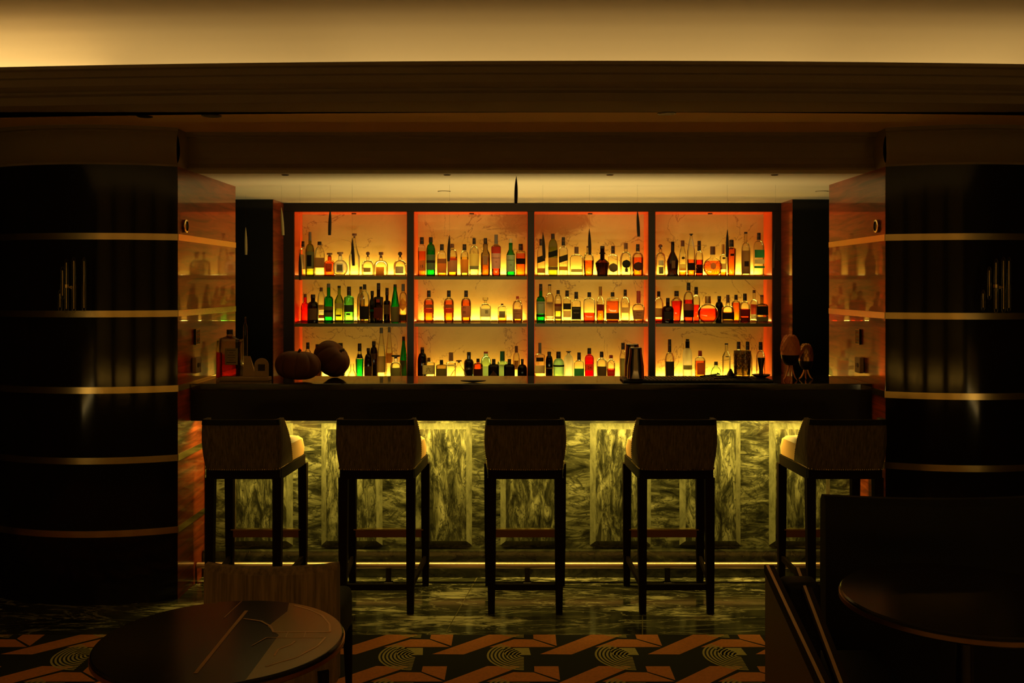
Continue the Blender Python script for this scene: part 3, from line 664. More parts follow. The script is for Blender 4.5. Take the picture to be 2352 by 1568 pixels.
B(2,1,1170,824,25,840,835,8,832,'black','plain black square shouldered bottle',lab=[(848,862,.6,'dark')],cw=8.5,**SQ)
B(2,1,1186,796,16,828,812,8,811,'clear','slim clear bottle with wired stopper and brown label',lab=[(829,850,.6,'brown')],cc='brown',cw=7.5,row=1)
B(2,1,1199.5,824,22,846,836,6,828,'black','small black flask at the right end',cw=7,txt=None)
B(2,2,1240,787,23,816,812,7,811,'clear','clear square bottle with dark neck and dark label',lab=[(820,829,.6,'black'),(838,856,.85,'cream')],cc='grey',cw=7.5,**SQ)
B(2,2,1261.5,807,17,831,816,8,812,'black','black bottle with thin lettered band',lab=[(843,846,.9,'gold')],cw=9)
B(2,2,1283,807,25.6,836,823,9,822,'frostg','pale green round bottle with black band',lab=[(837,841,.99,'black')],cw=11)
B(2,2,1306,808,23,834,816,8,812,'frost','clear etched round bottle with wide black cap',cw=12,row=1)
B(2,2,1330,809,22.6,834,827,8,826,'clear','clear square bottle with dark green label and dark neck',lab=[(845,872,.95,'green')],cw=8.5,**SQ)
B(2,2,1353.5,799,20.6,823,814,8,812,'red','red gin bottle with square label and large numerals',lq=('red',830),lab=[(835,850,.7,'orange')],cw=9,txt=[('24',843,9,'ink')],**SQ)
B(2,2,1382,807,24,830,822,8,820,'clear','clear bottle with large dark picture label',lab=[(840,874,.85,'dark')],cw=9)
B(2,2,1403.5,815,19,835,825,7,822,'clear','clear bottle with red cord and pink label',lq=('pink',846),lab=[(848,862,.8,'red')],cc='red',cw=9,txt=[('PINK',855,5.5,'paper')])
B(2,2,1431,787,16,818,803,8,802,'clear','slim clear bottle with pale green label beside the steel tins',lab=[(822,866,.85,'olive')],cw=9,kind='s')
B(2,3,1538,779,21,825,809,8,808,'clear','clear bottle with arched black label and long dark neck',lab=[(829,872,.92,'black')],cw=8)
B(2,3,1579,780,22,818,800,8.5,784,'frost','tall white frosted bottle with long neck',lab=[(785,802,.0,'black'),(840,850,.9,'olive')],cw=8.5,row=1)
B(2,3,1608,805,23,827,819,9,817,'clear','square orange gin bottle with framed label',lq=('orange',828),lab=[(832,859,.6,'tan')],cc='red',cw=9,**SQ)
B(2,3,1644.5,830,25,0,841,8,838,'aqua','small round aqua bottle',cc='grey',cw=9,kind='globe',dr=.5)
B(2,3,1668.5,788,19,818,806,7,791,'clear','clear bottle with small dark disc label',lab=[(811,819,.45,'dark','o')],cw=8.5,kind='s')
B(2,3,1696.5,786,22,825,805,8,803,'clear','clear bottle with black capsule behind the mixing glass, left',cw=9,row=1)
B(2,3,1717,784,22,825,805,8,803,'clear','clear bottle with black capsule behind the mixing glass, right',cw=9)
B(2,3,1747,785,21,822,805,8,803,'clear','clear round shouldered bottle with black capsule behind the jigger',cw=9)

M['redink'] = pr('red_print', (.45, .03, .02), .7)
ctr = {}
def bottle(r):
    s = r['s']; D = 7.40 if r['row'] == 0 else 7.495
    if r['w'] > 40: D = 7.405
    k = D/F; base = SPX[s]; H = (base-r['top'])*7.42/F
    def h(py): return max(0.0, (base-py)*7.42/F)
    W = r['w']*k/2; nw = r['nw']*k/2
    n_ = ctr.get((s, r['b']), 0); ctr[(s, r['b'])] = n_+1
    X = wx(r['cx'], D)
    dec = r['kind'] == 'globe' or 'decanter' in r['desc']
    root = empty('decanter' if dec else 'liquor_bottle', (X, D, SZ[s]+.0005))
    tag(root, r['desc']+', %s shelf, %s bay' % (SH[s], BAY[r['b']]), 'decanter' if dec else 'bottle', 'bottles on the %s shelf of the back bar' % SH[s])
    hc = h(r['cap']); hn = h(r['nk'])
    P = []
    if r['kind'] == 'globe':
        R = W; zc = hn*.5
        foot = .42
        for i in range(15):
            t = -1+2*i/14; z = hn*(.5+.5*t); rr = W*math.sqrt(max(0, 1-(t*.96)**2))
            P.append((max(rr, W*foot if i == 0 else nw), z))
        P.append((nw, hc))
        body_r = lambda z: W*math.sqrt(max(.05, 1-((z/hn*2-1)*.96)**2))
    else:
        hs = h(r['sh']); bw = r['bw']
        if r['foot']:
            P += [(W*.98, 0), (W*1.0, .006), (W*.82, .022), (W*.9, .05), (W, hs)]
        else:
            P += [(W*bw*.90, 0), (W*bw*.98, .003), (W*bw, .009)]
            P += [(W*(bw+(1-bw)*f), .009+(hs-.009)*f) for f in ((.5, 1.0) if bw != 1 else (1.0,))]
        N_ = 7
        for i in range(1, N_+1):
            f = i/N_
            if r['kind'] == 'r': rr = nw+(W-nw)*math.sqrt(max(0, 1-f*f))*(1-.12*f) if f < 1 else nw
            elif r['kind'] == 's': rr = W+(nw-W)*(f*.85+.15*f*f)
            else: rr = nw+(W-nw)*(1-f)**1.7
            P.append((max(nw, rr), hs+(hn-hs)*f))
        P.append((nw, hc+.0005))
        body_r = lambda z: W*(bw+(1-bw)*min(1, z/max(hs, .01)))
    P2 = [P[0]]
    for p in P[1:]:
        if p[1] > P2[-1][1]+1e-5: P2.append(p)
    P = P2
    nseg = 28 if r['w'] < 30 else 40
    rib = None
    if r['kind'] == 'globe' and s == 0 and r['b'] == 3: rib = lambda t, z: 1
    b = MB(); b.lathe(P, nseg, e=r['e'], dr=r['dr']); b.build('glass_body', G[r['gl']], root, True)
    # cap
    cw = r['cw']*k/2; b = MB(); ch = H-hc
    big = cw > nw*1.35
    if big: prof = [(nw*.75, hc-.002), (nw*.8, hc+ch*.35), (cw, hc+ch*.5), (cw, H-.001), (cw*.9, H)]
    elif 'ball' in r['desc']: prof = [(nw*.7, hc)]+[(max(cw*math.sin(PI*i/8), .0015), hc+ch*(.25+.75*(1-math.cos(PI*i/8))/2)) for i in range(1, 9)]
    else: prof = [(max(cw, nw*1.06), hc), (cw*1.0, hc+ch*.1), (cw*.94, H-.002), (cw*.88, H)]
    b.lathe(prof, 20); b.build('cap', CAPM[r['cc']], root, True)
    if ch > .04 and not big and r['cc'] == 'black':
        b = MB(); b.lathe([(cw*1.04, hc+ch*.5), (cw*1.04, hc+ch*.58)], 20); b.build('cap_ring', CAPM['brown'], root)
    # spirit inside
    if r['lq']:
        lv = h(r['lq'][1]); Q = [(p[0]*.93, p[1]) for p in P if p[1] < lv-.001]
        Q[0] = (Q[0][0], .008) if len(Q) > 1 and Q[1][1] > .009 else (Q[0][0], .004)
        Q = [Q[0]]+[q for q in Q[1:] if q[1] > Q[0][1]+.0005]
        # radius at the level
        for a_, c_ in zip(P, P[1:]):
            if a_[1] <= lv <= c_[1]:
                f = (lv-a_[1])/(c_[1]-a_[1]); Q.append(((a_[0]+f*(c_[0]-a_[0]))*.93, lv)); break
        b = MB(); b.lathe(Q, nseg, e=r['e'], dr=r['dr']); b.build('spirit', LQ[r['lq'][0]], root, True)
    # labels
    def surf(t, rr, off=1.015):
        c, q = math.cos(t), math.sin(t)
        if r['e'] != 2:
            g_ = (abs(c)**r['e']+abs(q)**r['e'])**(-1/r['e']); c *= g_; q *= g_
        return rr*off*c, rr*off*q*r['dr']-.0002
    for li, lb in enumerate(r['lab']):
        y0, y1, wf, col = lb[:4]; st = lb[4] if len(lb) > 4 else ''
        if wf == 0:   # collar label round the neck
            z0, z1 = h(y1), h(y0); rn = nw*1.12
            b = MB(); b.lathe([(nw*1.6 if r['kind'] == 's' else rn, z0), (rn, z1)], 20); b.build('neck_label', labmat(col), root, True); continue
        z1, z0 = h(y0), h(y1); rr = body_r((z0+z1)/2)
        if z1 > h(r['sh']) and r['kind'] != 'globe': z1 = min(z1, h(r['sh'])+.004)
        if z0 >= z1: z0 = z1-.01
        half = math.asin(min(.985, wf)); b = MB(); n = 14; m_ = 8 if st in ('o', 'v') else 1
        vs_ = []; fs_ = []
        for j in range(m_+1):
            v_ = j/m_; z = z0+(z1-z0)*v_
            hw = half
            if st == 'o': hw = half*math.sqrt(max(.01, 1-(2*v_-1)**2))
            if st == 'v': hw = half*max(.02, 1-abs(2*v_-1))
            rz_ = rr if r['kind'] == 'globe' else body_r(z)
            for i in range(n+1):
                a = -PI/2-hw+2*hw*i/n; px_, py_ = surf(a, rz_, 1.02+.015*li)
                dz = (math.sin(a+PI/2)/max(.1, math.sin(half)))*.0115 if st == 'd' else 0
                vs_.append((px_, py_, z+dz))
        for j in range(m_):
            for i in range(n):
                a = j*(n+1)+i; fs_.append((a, a+1, a+n+2, a+n+1))
        b.add(vs_, fs_)
        b.build('label_paper', labmat(col), root, True)
    if r['txt']:
        for tx in r['txt']:
            z = h(tx[1]); rr = body_r(z)
            text_mesh(tx[0], tx[2]*k, M[tx[3]], root, ((tx[4] if len(tx) > 4 else 0)*rr*1.0, -rr*r['dr']*1.06-.0015, z))
    return root, W
for r in ROWS:
    root, W = bottle(r)
    if 'fluted' in r['desc']:    # radiating flutes cut in the cognac decanter
        zc = (SPX[0]-611)*7.42/F; b = MB()
        for i in range(22):
            t = 2*PI*i/22
            if abs(math.sin(t)) > .9 and math.sin(t) > 0: continue
            r0, r1 = .026, W*.93
            b.tube([(math.cos(t)*q, -.0265+.0000*q-.0*(q), zc+math.sin(t)*q*.80) for q in (r0, (r0+r1)/2)]+[(math.cos(t)*r1, -.008, zc+math.sin(t)*r1*.80)], .0018, 6)
        b.build('fluting', CAPM['red'], root, True)

# ------------------------------------------------------------------ bar stools
def make_stool():
    root = empty('bar_stool', (0, 0, 0))
    rear, front = 4.88, 5.30          # local y measured from the rear leg line
    L_ = front-rear
    for sx in (-1, 1):
        b = MB(); x = sx*.165
        b.sweep([[(x+a*q, c*q+dy, z) for a, c in ((-1, -1), (1, -1), (1, 1), (-1, 1))] for q, dy, z in ((.016, -.025, .0005), (.020, -.01, .25), (.0225, 0, .66))], closed=True)
        b.build('leg', M['wood'], root)
        b = MB(); x = sx*.195
        b.sweep([[(x+a*q, L_+c*q+dy, z) for a, c in ((-1, -1), (1, -1), (1, 1), (-1, 1))] for q, dy, z in ((.016, .01, .0005), (.020, .005, .25), (.0225, 0, .655))], closed=True)
        b.build('leg', M['wood'], root)
        b = MB(); b.bar((sx*.171, .015, .135), (sx*.193, L_-.015, .15), .016, .028); b.build('side_stretcher', M['wood'], root)
        b = MB(); b.bar((sx*.171, .0, .675), (sx*.197, L_, .675), .022, .05); b.build('seat_rail', M['wood'], root)
    b = MB(); b.box(-.155, .155, -.020, .0, .112, .140); o = b.build('rear_stretcher', M['wood'], root)
    b = MB(); b.box(-.185, .185, L_-.012, L_+.012, .262, .300); o = b.build('footrest', M['footwood'], root); o['label'] = 'reddish wood footrest'
    b = MB(); b.box(-.185, .185, L_-.018, L_+.014, .3003, .306); b.build('footrest_strip', M['brass'], o)
    b = MB(); b.box(-.18, .18, -.024, .0, .655, .705); b.build('apron', M['wood'], root)
    b = MB(); b.box(-.20, .20, L_-.02, L_+.022, .655, .70); b.build('apron', M['wood'], root)
    # seat
    b = MB()
    secs = []
    for f in (0, .15, .5, .85, .95, 1):
        y = .03+(L_+.03-.03)*f; hw = (.165+.04*f)*(1 if f < .9 else .97 if f < 1 else .90); zt = .805-(.0 if f < .9 else .006 if f < 1 else .03)
        secs.append([(-hw, y, .703), (-hw-.004, y, .74), (-hw+.006, y, zt-.016), (-hw+.03, y, zt), (0, y, zt+.006), (hw-.03, y, zt), (hw-.006, y, zt-.016), (hw+.004, y, .74), (hw, y, .703)])
    b.sweep(secs, closed=True); o = b.build('seat_cushion', M['leather'], root, True); o['label'] = 'tan leather seat cushion'
    # wraparound back shell
    def shell_pts(z, t):
        """path of the shell at height z from left wing tip round the back to right wing tip"""
        f = (z-.705)/.245
        bulge = math.sin(PI*min(1, f*1.0))*.012
        hw = .182+bulge+.006*f; yb = -.045-.035*f
        wing = .205*(1-.0*f)-.125*f        # wings get shorter with height
        r = .03
        pts = [(-hw-.012*(1-f), yb+.02+wing), (-hw-.004, yb+wing*.5), (-hw, yb+r)]
        pts += [(-hw+r-r*math.cos(a), yb+r-r*math.sin(a)) for a in (.5, 1.05)]
        pts += [(-hw+r, yb), (-hw*.5, yb-.006), (0, yb-.009), (hw*.5, yb-.006), (hw-r, yb)]
        pts += [(hw-r+r*math.cos(a), yb+r-r*math.sin(a)) for a in (1.05, .5)]
        pts += [(hw, yb+r), (hw+.004, yb+wing*.5), (hw+.012*(1-f), yb+.02+wing)]
        return pts
    zs = [.702, .715, .77, .83, .89, .925, .945, .950]
    b = MB(); outer = [[(x, y, z) for x, y in shell_pts(z, 0)] for z in zs]
    b.sweep(outer)
    def inset(sec):
        cx_, cy_ = 0, .12
        return [(x*.90, y+.026*(1 if y < .0 else .0), z) for x, y, z in sec]
    inner = [inset(s_) for s_ in outer]; b.sweep(inner)
    n = len(outer[0])
    b.sweep([outer[-1], inner[-1]]); b.sweep([outer[0], inner[0]])
    b.sweep([[s_[0] for s_ in outer], [s_[0] for s_ in inner]]); b.sweep([[s_[-1] for s_ in outer], [s_[-1] for s_ in inner]])
    sh = b.build('back_shell', M['fabric'], root, True); sh['label'] = 'brown fabric wraparound back'
    # leather top band
    b = MB()
    zz = (.925, .953)
    b.sweep([[(x*1.006, y*1.0-.003, z) for x, y in shell_pts(min(z, .95), 0)[2:-2]] for z in zz]); b.build('top_band', M['black'], sh)
    # nail heads along the bottom and the wings
    b = MB(); pts = [Vector((x*1.01, y-.002, .708)) for x, y in shell_pts(.708, 0)]
    d = 0
    for p, q in zip(pts, pts[1:]):
        L2 = (q-p).length; k = max(1, int(L2/.0095))
        for i in range(k):
            c = p+(q-p)*(i/k); b.lathe([(.0032, -.0032), (.0032, .0022), (.0014, .0036)], 6, Matrix.Translation(c+Vector((0, -.001, 0))))
    for e_ in (0, -1):
        for i in range(22):
            z = .71+.235*i/22; x, y = shell_pts(z, 0)[e_]; b.lathe([(.0026, -.0026), (.0026, .0016), (.0012, .003)], 6, Matrix.Translation((x*1.004, y-.004, z)))
    b.build('nail_trim', M['brass'], sh)
    return root
def copy_tree(o, parent=None):
    c = o.copy(); COL.objects.link(c)
    if parent: c.parent = parent
    for ch in list(o.children): copy_tree(ch, c)
    return c
proto = make_stool()
SN = ['leftmost bar stool, beside the black column', 'second bar stool from the left', 'middle bar stool, square to the camera', 'second bar stool from the right', 'rightmost bar stool, behind the dark high backed chair']
for i, X in enumerate((-1.363, -.711, .014, .751, 1.575)):
    o = proto if i == 0 else copy_tree(proto)
    o.location = (X, 4.88, 0)
    tag(o, SN[i]+', brown fabric back and tan seat', 'bar stool', 'bar stools along the counter')

# ------------------------------------------------------------------ things on the counter
CT = 1.0805
def onbar(px_, D): return wx(px_, D)
def pumpkin(name, px_, D, W, Hh, label, rx=0, ry=0, zc=None, lobes=9):
    X = onbar(px_, D)
    root = empty(name, (X, D, CT)); tag(root, label, 'pumpkin', 'dark pumpkins on the counter')
    zc = zc or Hh/2
    prof = []
    for i in range(19):
        t = PI*i/18; rr = W/2*math.sin(t)**.72 if 0 < i < 18 else .002
        z = -math.cos(t)*Hh/2*(1-.0)-(.016*math.exp(-(rr/(W*.16))**2))*(1 if t > PI/2 else -1)
        prof.append((max(rr, .002), z))
    Mx = Matrix.Translation((0, 0, zc)) @ Matrix.Rotation(rx, 4, 'X') @ Matrix.Rotation(ry, 4, 'Y')
    b = MB(); b.lathe(prof, 108, Mx, rib=lambda t, z: 1-.085*(1-abs(math.sin(t*lobes/2+.3)))**2)
    b.build('pumpkin_body', M['pumpkin'], root, True)
    b = MB(); zt = Hh/2-.018
    b.v = []; b.tube([Mx @ Vector(p) for p in ((0, 0, zt-.004), (.002, 0, zt+.014), (.010, 0, zt+.026))], 0, 8, rs=[.011, .007, .008]); b.build('stem', M['stem'], root, True)
k55 = 5.5/F
pumpkin('pumpkin', 684, 5.42, 103*k55, 66*k55, 'wide ribbed dark pumpkin sitting on the counter, left of the pair', ry=.06, zc=.0845, lobes=9)
pumpkin('pumpkin', 762, 5.635, 92*k55, 68*k55, 'smaller pumpkin tipped on its edge, right of the pair', rx=.25, ry=.85, zc=.1045, lobes=8)

def simple(name, label, cat, loc, grp=None):
    r_ = empty(name, loc); tag(r_, label, cat, grp); return r_
# square bottle of red liqueur
D = 5.50; r_ = simple('liquor_bottle', 'large square bottle of red liqueur on the counter beside the side panel', 'bottle', (onbar(528, D), D, CT))
s_ = D/F
b = MB(); P = [(27*s_, 0), (28*s_, .004), (28*s_, .205), (26.5*s_, .222), (19*s_, .230), (8*s_, .238), (6.5*s_, .243), (6.5*s_, .256)]
b.lathe([(a_, z) for a_, z in P], 40, T(0, 0, 0, 0), e=7, dr=.75); b.build('glass_body', G['smoke'], r_, True)
b = MB(); b.lathe([(25*s_, .012), (25.6*s_, .02), (25.6*s_, .150)], 40, e=7, dr=.72); b.build('spirit', LQ['red'], r_, True)
b = MB(); b.lathe([(7.5*s_, .25), (7.5*s_, .272), (7*s_, .275)], 20); b.build('cap', CAPM['black'], r_, True)
b = MB(); b.box(-5*s_, 24*s_, -.0525, -.0515, .085, .175); b.build('label_paper', labmat('cream'), r_)
b = MB()
for i, (w_, h_) in enumerate(((.024, .003), (.010, .002), (.020, .002), (.022, .002), (.012, .002), (.026, .004))):
    b.box(9.5*s_-w_, 9.5*s_+w_, -.0534, -.0526, .163-i*.0135, .163-i*.0135+h_)
b.build('printed_lines', M['ink'], r_)
# thin glass tube vase
D = 5.52; r_ = simple('glass_bottle', 'very slim tall clear glass bottle beside the red liqueur', 'bottle', (onbar(563.5, D), D, CT)); s_ = D/F
b = MB(); b.lathe([(4.6*s_, 0), (4.8*s_, .004), (4.8*s_, .29), (3*s_, .305), (1.6*s_, .318), (1.6*s_, .345)], 20); b.build('glass_body', G['clear'], r_, True)
# tent card, round topped card and the flat tray of cards
D = 5.46; s_ = D/F
r_ = simple('tent_card', 'tapered tan card standing beside the slim glass bottle', 'card', (onbar(572, D), D, CT+.0215))
b = MB(); b.add([(-14*s_, -.01, 0), (16*s_, -.01, 0), (3*s_, -.002, 46*s_), (-11*s_, -.002, 46*s_), (-14*s_, .02, 0), (16*s_, .02, 0), (3*s_, .0, 46*s_), (-11*s_, .0, 46*s_)],
    [(0, 1, 2, 3), (7, 6, 5, 4), (0, 4, 5, 1), (1, 5, 6, 2), (2, 6, 7, 3), (3, 7, 4, 0)]); b.build('card', M['paper'], r_)
r_ = simple('menu_card', 'round topped tan card with a dark square on the counter', 'card', (onbar(601, 5.44), 5.44, CT+.0215)); s_ = 5.44/F
b = MB(); arcp = [(16.5*s_*math.cos(PI*i/14), 16.5*s_*math.sin(PI*i/14)+26*s_) for i in range(15)]
b.prism(arcp+[(-16.5*s_, 0), (16.5*s_, 0)], 0, .003, T(0, 0, 0, 0, PI/2)); b.build('card', M['paper'], r_)
b = MB(); b.box(-8*s_, 8*s_, -.0044, -.0035, 13*s_, 28*s_); b.build('printed_square', M['ink'], r_)
r_ = simple('card_tray', 'low tan tray under the cards and the red bottle', 'tray', (onbar(575, 5.42), 5.42, CT))
# (bottle stands behind the tray)
b = MB(); b.rbox(onbar(508, 5.43)-r_.location.x, onbar(620, 5.43)-r_.location.x, -.022, .05, 0, .021, .002, seg=1); b.build('tray_body', M['paper'], r_)
# flat dark dish in the middle
r_ = simple('small_dish', 'thin dark leaf shaped dish lying in the middle of the counter', 'dish', (onbar(1087, 5.33), 5.33, CT))
b = MB(); b.lathe([(.012, 0), (.062, .006), (.070, .010), (.068, .0115), (.01, .003)], 28, dr=.35); b.build('dish_body', M['darksteel'], r_, True)
# mats and shaker tins
r_ = simple('bar_mat', 'long black rubber bar mat on the right of the counter', 'bar mat', (onbar(1595, 5.42), 5.42, CT))
b = MB(); b.rbox(-.395, .41, -.09, .13, 0, .012, .005)
for i in range(38):
    x_ = -.38+i*.0205; b.box(x_, x_+.006, -.08, .12, .0118, .0155)
b.build('mat_body', M['rubber'], r_)
def tin(px_, D, Hh, rt, rb, lab_):
    r_ = simple('shaker_tin', lab_, 'shaker', (onbar(px_, D), D, CT+.0165), 'steel shaker tins on the mat')
    b = MB(); b.lathe([(rt, 0), (rt*1.03, .003), (rt, .006), (rt*.97, Hh*.4), (rb*1.08, Hh*.8), (rb*1.02, Hh*.985), (rb*.92, Hh)], 32); b.build('tin_body', M['steel'], r_, True)
    b = MB(); b.lathe([(rb*1.035, Hh*.955), (rb*1.035, Hh*.975)], 32); b.build('rim', M['darksteel'], r_, True)
tin(1460, 5.36, .170, .046, .032, 'upturned steel shaker tin, front one of the stack on the mat')
tin(1452, 5.46, .183, .044, .034, 'upturned steel shaker tin, taller one behind the front tin')
# crystal mixing glass
r_ = simple('mixing_glass', 'crystal mixing glass with diamond cuts on the mat', 'glass', (onbar(1705, 5.45), 5.45, CT+.0165)); s_ = 5.45/F
b = MB(); b.lathe([(17*s_, 0), (18*s_, .004), (18.5*s_, .03), (19.5*s_, .145), (18.8*s_, .145), (17.6*s_, .03), (16*s_, .014), (.001, .012)], 36, closed=False); b.build('glass_body', G['smoke'], r_, True)
b = MB(); nd = 14
for i in range(nd):
    for sgn in (-1, 1):
        pts = []
        for j in range(8):
            f = j/7; t = 2*PI*i/nd+sgn*f*1.3; q = (18.3+1.1*f)*s_; pts.append((q*math.cos(t), q*math.sin(t), .045+.085*f))
        b.tube(pts, .0012, 4)
b.build('cut_pattern', M['gold'], r_)
# jigger on a small dish
r_ = simple('jigger', 'black double jigger standing in a dish at the mat end', 'jigger', (onbar(1748, 5.42), 5.42, CT+.0235)); s_ = 5.42/F
b = MB(); b.lathe([(4.6*s_, 0), (5*s_, .008), (4.2*s_, .035), (8.3*s_, .098), (8.3*s_, .102), (7.6*s_, .101)], 24); b.build('jigger_body', M['darksteel'], r_, True)
r_ = simple('small_dish', 'shallow dark dish holding the jigger', 'dish', (onbar(1748, 5.42), 5.42, CT+.0165))
b = MB(); b.lathe([(.02, 0), (.046, .012), (.050, .018), (.048, .0185), (.018, .006)], 28); b.build('dish_body', M['darksteel'], r_, True)
# bar tools lying on the mat
for i, (a_, c_, d0, d1, z0, z1, nm, lb) in enumerate([(1618, 1668, 5.40, 5.46, .03, .022, 'bar_spoon', 'long dark bar spoon lying across the mat'),
        (1608, 1650, 5.49, 5.52, .018, .028, 'ice_tongs', 'dark ice tongs propped on the mat'),
        (1640, 1690, 5.37, 5.39, .018, .022, 'peeler', 'dark vegetable peeler lying at the front of the mat')]):
    p, q = Vector((onbar(a_, d0), d0, CT+z0)), Vector((onbar(c_, d1), d1, CT+z1))
    r_ = simple(nm, lb, 'bar tool', tuple(p)); b = MB()
    b.tube([(0, 0, 0), tuple((q-p)*.5), tuple(q-p)], 0, 8, rs=[.0035, .003, .004])
    b.build('shaft', M['darksteel'], r_, True)
    b = MB(); b.lathe([(.002, -.004), (.011, 0), (.010, .004), (.002, .005)], 14, Matrix.Translation(q-p) @ Matrix.Rotation(.5, 4, 'Y'), dr=.7); b.build('bowl' if nm == 'bar_spoon' else 'tip', M['darksteel'], r_, True)
r_ = simple('mesh_strainer', 'dark cone strainer lying beside the mixing glass', 'strainer', (onbar(1678, 5.47), 5.47, CT+.0165))
b = MB(); b.lathe([(.004, .045), (.026, .004), (.028, 0), (.026, .0)], 24, closed=False); b.build('cone', M['darksteel'], r_, True)
b = MB(); b.tube([(-.026, 0, .003), (-.10, -.01, .010), (-.125, -.01, .009)], .003, 8); b.build('handle', M['darksteel'], r_, True)
# copper pineapple cups on spread legs
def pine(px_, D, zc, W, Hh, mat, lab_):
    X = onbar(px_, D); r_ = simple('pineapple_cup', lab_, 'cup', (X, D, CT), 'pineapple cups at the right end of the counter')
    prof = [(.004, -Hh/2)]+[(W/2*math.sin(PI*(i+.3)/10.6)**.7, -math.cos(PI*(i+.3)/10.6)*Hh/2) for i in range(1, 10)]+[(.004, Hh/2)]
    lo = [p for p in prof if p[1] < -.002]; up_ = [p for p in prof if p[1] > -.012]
    b = MB(); b.lathe(lo, 40, Matrix.Translation((0, 0, zc))); b.build('cup_lower_half', M['darksteel'], r_, True)  # lower half of the cup in darker metal
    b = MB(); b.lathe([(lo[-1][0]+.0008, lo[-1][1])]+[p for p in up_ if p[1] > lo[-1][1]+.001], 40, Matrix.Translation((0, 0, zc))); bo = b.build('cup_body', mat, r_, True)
    b = MB()
    for i in range(14):
        for sg in (-1, 1):
            pts = []
            for j in range(11):
                t = PI*(.46+.46*j/10); rr = W/2*math.sin(t)**.7+.0006; a = 2*PI*i/14+sg*j*.13
                pts.append((rr*math.cos(a), rr*math.sin(a), zc-math.cos(t)*Hh/2))
            b.tube(pts, .0014, 4)
    b.build('diamond_ribs', mat, bo)
    b = MB()
    for i in range(6):
        a = 2*PI*i/6+.3; z0 = zc-Hh*.42
        b.tube([(.008*math.cos(a), .008*math.sin(a), z0), (.014*math.cos(a), .014*math.sin(a), z0*.6), (.028*math.cos(a), .028*math.sin(a), z0*.2), (.042*math.cos(a), .042*math.sin(a), .0025)], 0, 6, rs=[.0045, .005, .004, .0015])
    b.build('leaf_legs', mat, r_, True)
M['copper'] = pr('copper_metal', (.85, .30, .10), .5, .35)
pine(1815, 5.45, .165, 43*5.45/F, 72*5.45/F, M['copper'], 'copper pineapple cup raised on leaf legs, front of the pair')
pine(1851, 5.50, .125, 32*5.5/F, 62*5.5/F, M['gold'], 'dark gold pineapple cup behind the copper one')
# fittings on the side panels
for s, xe, D in ((-1, XL, 5.18), (1, XR, 5.19)):
    nm = 'left' if s < 0 else 'right'
    r_ = simple('wall_speaker', 'small round ringed fitting high on the %s side panel' % nm, 'fitting', (xe-s*.0055, D, 1.908), 'ringed fittings on the side panels')
    b = MB(); b.lathe([(.034, 0), (.034, .008), (.026, .010), (.026, .004)], 32, T(0, 0, 0, 0, 0, -s*PI/2), closed=False); b.build('ring', M['brass'], r_, True)
    b = MB(); b.lathe([(.025, .001), (.025, .005)], 32, T(0, 0, 0, 0, 0, -s*PI/2)); b.build('face', M['black'], r_, True)
    D = 5.47 if s > 0 else 5.36; r_ = simple('framed_notice', 'small dark framed notice on the %s side panel above the counter' % nm, 'sign', (xe-s*.0055, D, wz(773, D)), 'framed notices on the side panels')
    x0, x1 = sorted((0, -s*.008))
    b = MB(); b.box(x0, x1, -.034, .034, -.042, .042); b.build('notice_board', M['black'], r_)
    b = MB(); xf = -s*.009
    for ya, yb, za, zb in ((-.034, .034, .038, .042), (-.034, .034, -.042, -.038), (-.034, -.031, -.042, .042), (.031, .034, -.042, .042)): b.box(*sorted((xf, xf+s*.002)), ya, yb, za, zb)
    b.build('frame', M['gold'], r_)
    b = MB(); rr_ = random.Random(5)
    for i in range(3):
        for j in range(5):
            y_ = -.023+j*.0105; z_ = .022-i*.022; h_ = .006
            b.box(*sorted((-s*.0085, -s*.0095)), y_, y_+.002, z_-h_, z_+h_)
            q_ = rr_.choice((-h_, 0, h_-.002)); b.box(*sorted((-s*.0085, -s*.0095)), y_, y_+.007, z_+q_, z_+q_+.002)
    b.build('gold_figures', M['gold'], r_)
    D = 5.43 if s > 0 else 5.33; r_ = simple('outlet_box', 'pale wall box with an oval opening on the %s side panel' % nm, 'wall box', (xe-s*.0055, D, wz(838, D)), 'wall boxes on the side panels')
    x0, x1 = sorted((0, -s*.022))
    b = MB(); b.rbox(x0, x1, -.042, .042, -.042, .042, .003, seg=2); b.build('box_body', M['paper'], r_)
    b = MB(); b.lathe([(.013, 0), (.013, .0012)], 24, Matrix.Translation((-s*.0222, .012*-1, 0)) @ Matrix.Rotation(-s*PI/2, 4, 'Y'), dr=1); b.build('opening', M['ink'], r_)
    b = MB(); b.box(*sorted((-s*.0222, -s*.0234)), .015, .021, -.010, .010); b.build('slot', M['ink'], r_)

